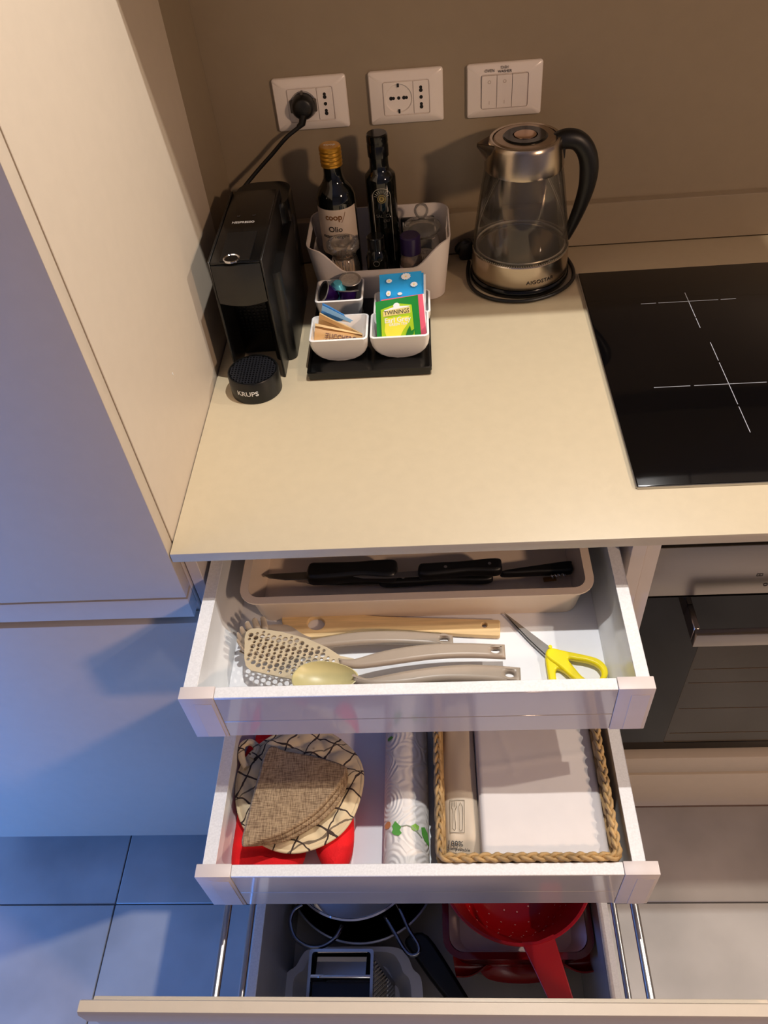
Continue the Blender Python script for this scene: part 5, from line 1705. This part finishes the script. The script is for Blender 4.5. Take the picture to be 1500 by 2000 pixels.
# red dishes, stacked, and the red colander on top
M_WIN2 = mat('glaze_white', (226, 206, 206), 0.18, noise=20, amt=0.02, coat=0.3)
zr_ = 0.3550
A, B = at(864, 1800, z=zr_), at(1166, 1800, z=zr_)
yb_ = at(1010, 1874, z=zr_).y
dx0, dx1 = max(A.x, 0.300), min(B.x, 0.5275)
rd = thing('red_eared_dish', 'deep red dish with curled ears, lowest of the red stack', 'dish', ((dx0 + dx1) / 2, -0.82, D3Z))
part('dish_shell', shell(dx0 + 0.012, dx1 - 0.012, yb_ + 0.010, -0.660, D3Z + 0.0004, 0.2860, 0.03, 0.006, flare=0.02), M_REDC, rd)


def ear(p0, p1, p2, p3, zc):
    """curled lug: back edge p0-p1, front edge p3-p2 in photo pixels"""
    a, b, c, d = [at(*q, z=zc) for q in (p0, p1, p2, p3)]

    def fn(u, v):
        p = a.lerp(b, u).lerp(d.lerp(c, u), v)
        return p + Vector((0, -0.006 * math.sin(math.pi * u) * v, 0.018 * (v - 0.55) ** 2 * 4 * (0.3 + 0.7 * v) - 0.010 * math.sin(math.pi * v)))
    return grid(14, 10, fn, 0.004)


part('dish_ear', ear((884, 1866), (985, 1870), (950, 1892), (892, 1914), 0.272), M_REDP, rd, angle=60)
part('dish_ear', ear((1065, 1868), (1160, 1858), (1160, 1903), (1100, 1890), 0.272), M_REDP, rd, angle=60)
part('front_lug', loft([ring(sp2(at2([(950, 1880), (1055, 1876), (1060, 1912), (1000, 1917), (955, 1907)], 0.25), 4), 0.238), ring(sp2(at2([(945, 1880), (1058, 1876), (1064, 1914), (1000, 1919), (950, 1909)], 0.25), 4), 0.246), ring(sp2(at2([(955, 1882), (1052, 1879), (1056, 1906), (1000, 1911), (960, 1902)], 0.25), 4), 0.254)]), M_REDP, rd, angle=60)
bd = thing('red_baking_dish', 'dark red baking dish with white inside, beneath the colander', 'dish', ((dx0 + dx1) / 2, -0.82, 0.2875))
part('dish_shell', shell(dx0, dx1, yb_, -0.640, 0.2875, zr_, 0.030, 0.0095, flare=0.012), M_REDC, bd)
part('white_lining', loft([ring(rrect(dx0 + 0.0100, dx1 - 0.0100, yb_ + 0.0100, -0.650, 0.022, 6), zr_ - 0.0008), ring(rrect(dx0 + 0.026, dx1 - 0.026, yb_ + 0.026, -0.664, 0.02, 6), 0.3000), ring(rrect(dx0 + 0.034, dx1 - 0.034, yb_ + 0.034, -0.672, 0.02, 6), 0.2975)], False, True), M_WIN2, bd)

zc_ = 0.4200
ccx, ccy, ccr = fit_circle(*at2([(880, 1768), (1000, 1848), (1146, 1768)], zc_))
ccr = min(ccr, 0.1180)
cl = thing('colander', 'bright red plastic colander with a flat handle, on the red baking dish', 'colander', (ccx, ccy, 0.2985))
cprof = [(0, 0.3015), (0.045, 0.3020), (0.068, 0.313), (0.085, 0.340), (0.095, 0.380), (ccr - 0.0035, 0.415), (ccr, zc_), (ccr - 0.001, zc_ + 0.0018), (ccr - 0.0045, zc_ + 0.0010), (ccr - 0.0080, 0.412), (0.0918, 0.380), (0.0818, 0.3415), (0.0655, 0.3160), (0.044, 0.3052), (0, 0.3045)]
M_REDQ = mat('colander_red', (150, 4, 10), 0.3, noise=30, amt=0.03)
part('bowl', lathe(cprof, (ccx, ccy, 0), 72), M_REDQ, cl)
hs2 = []
for i, (r, z, nx_) in enumerate(((0.018, 0.3050, 0), (0.036, 0.3054, 0.0), (0.0560, 0.3108, 0.6), (0.0705, 0.3226, 0.8), (0.0790, 0.3370, 0.9), (0.0868, 0.360, 0.95))):
    n_ = 6 + 5 * i
    for k in range(n_):
        a = 2 * math.pi * (k + 0.5 * (i % 2)) / n_
        p = Vector((ccx + (r - 0.0004) * math.cos(a), ccy + (r - 0.0004) * math.sin(a), z + 0.0006))
        nrm = Vector((-math.cos(a) * nx_, -math.sin(a) * nx_, 1.0 - nx_ * 0.8)).normalized()
        Mx = Matrix.Translation(p) @ nrm.to_track_quat('Z', 'Y').to_matrix().to_4x4()
        hs2.append(frm(plate([circle(0, 0, 0.0013, n=8)], 0.0003), Mx))
part('drain_holes', join(*hs2), mat('hole_pale', (214, 150, 140), 0.5), cl, kind='stuff')
part('flat_handle', move(plate([at2([(1018, 1840), (1050, 1838), (1081, 1824), (1120, 1950), (1130, 1988), (1124, 1996), (1090, 1996), (1082, 1990), (1070, 1950)], zc_)], 0.0045, 0.0014, 2), (0, 0, zc_ - 0.0035)), M_REDQ, cl)
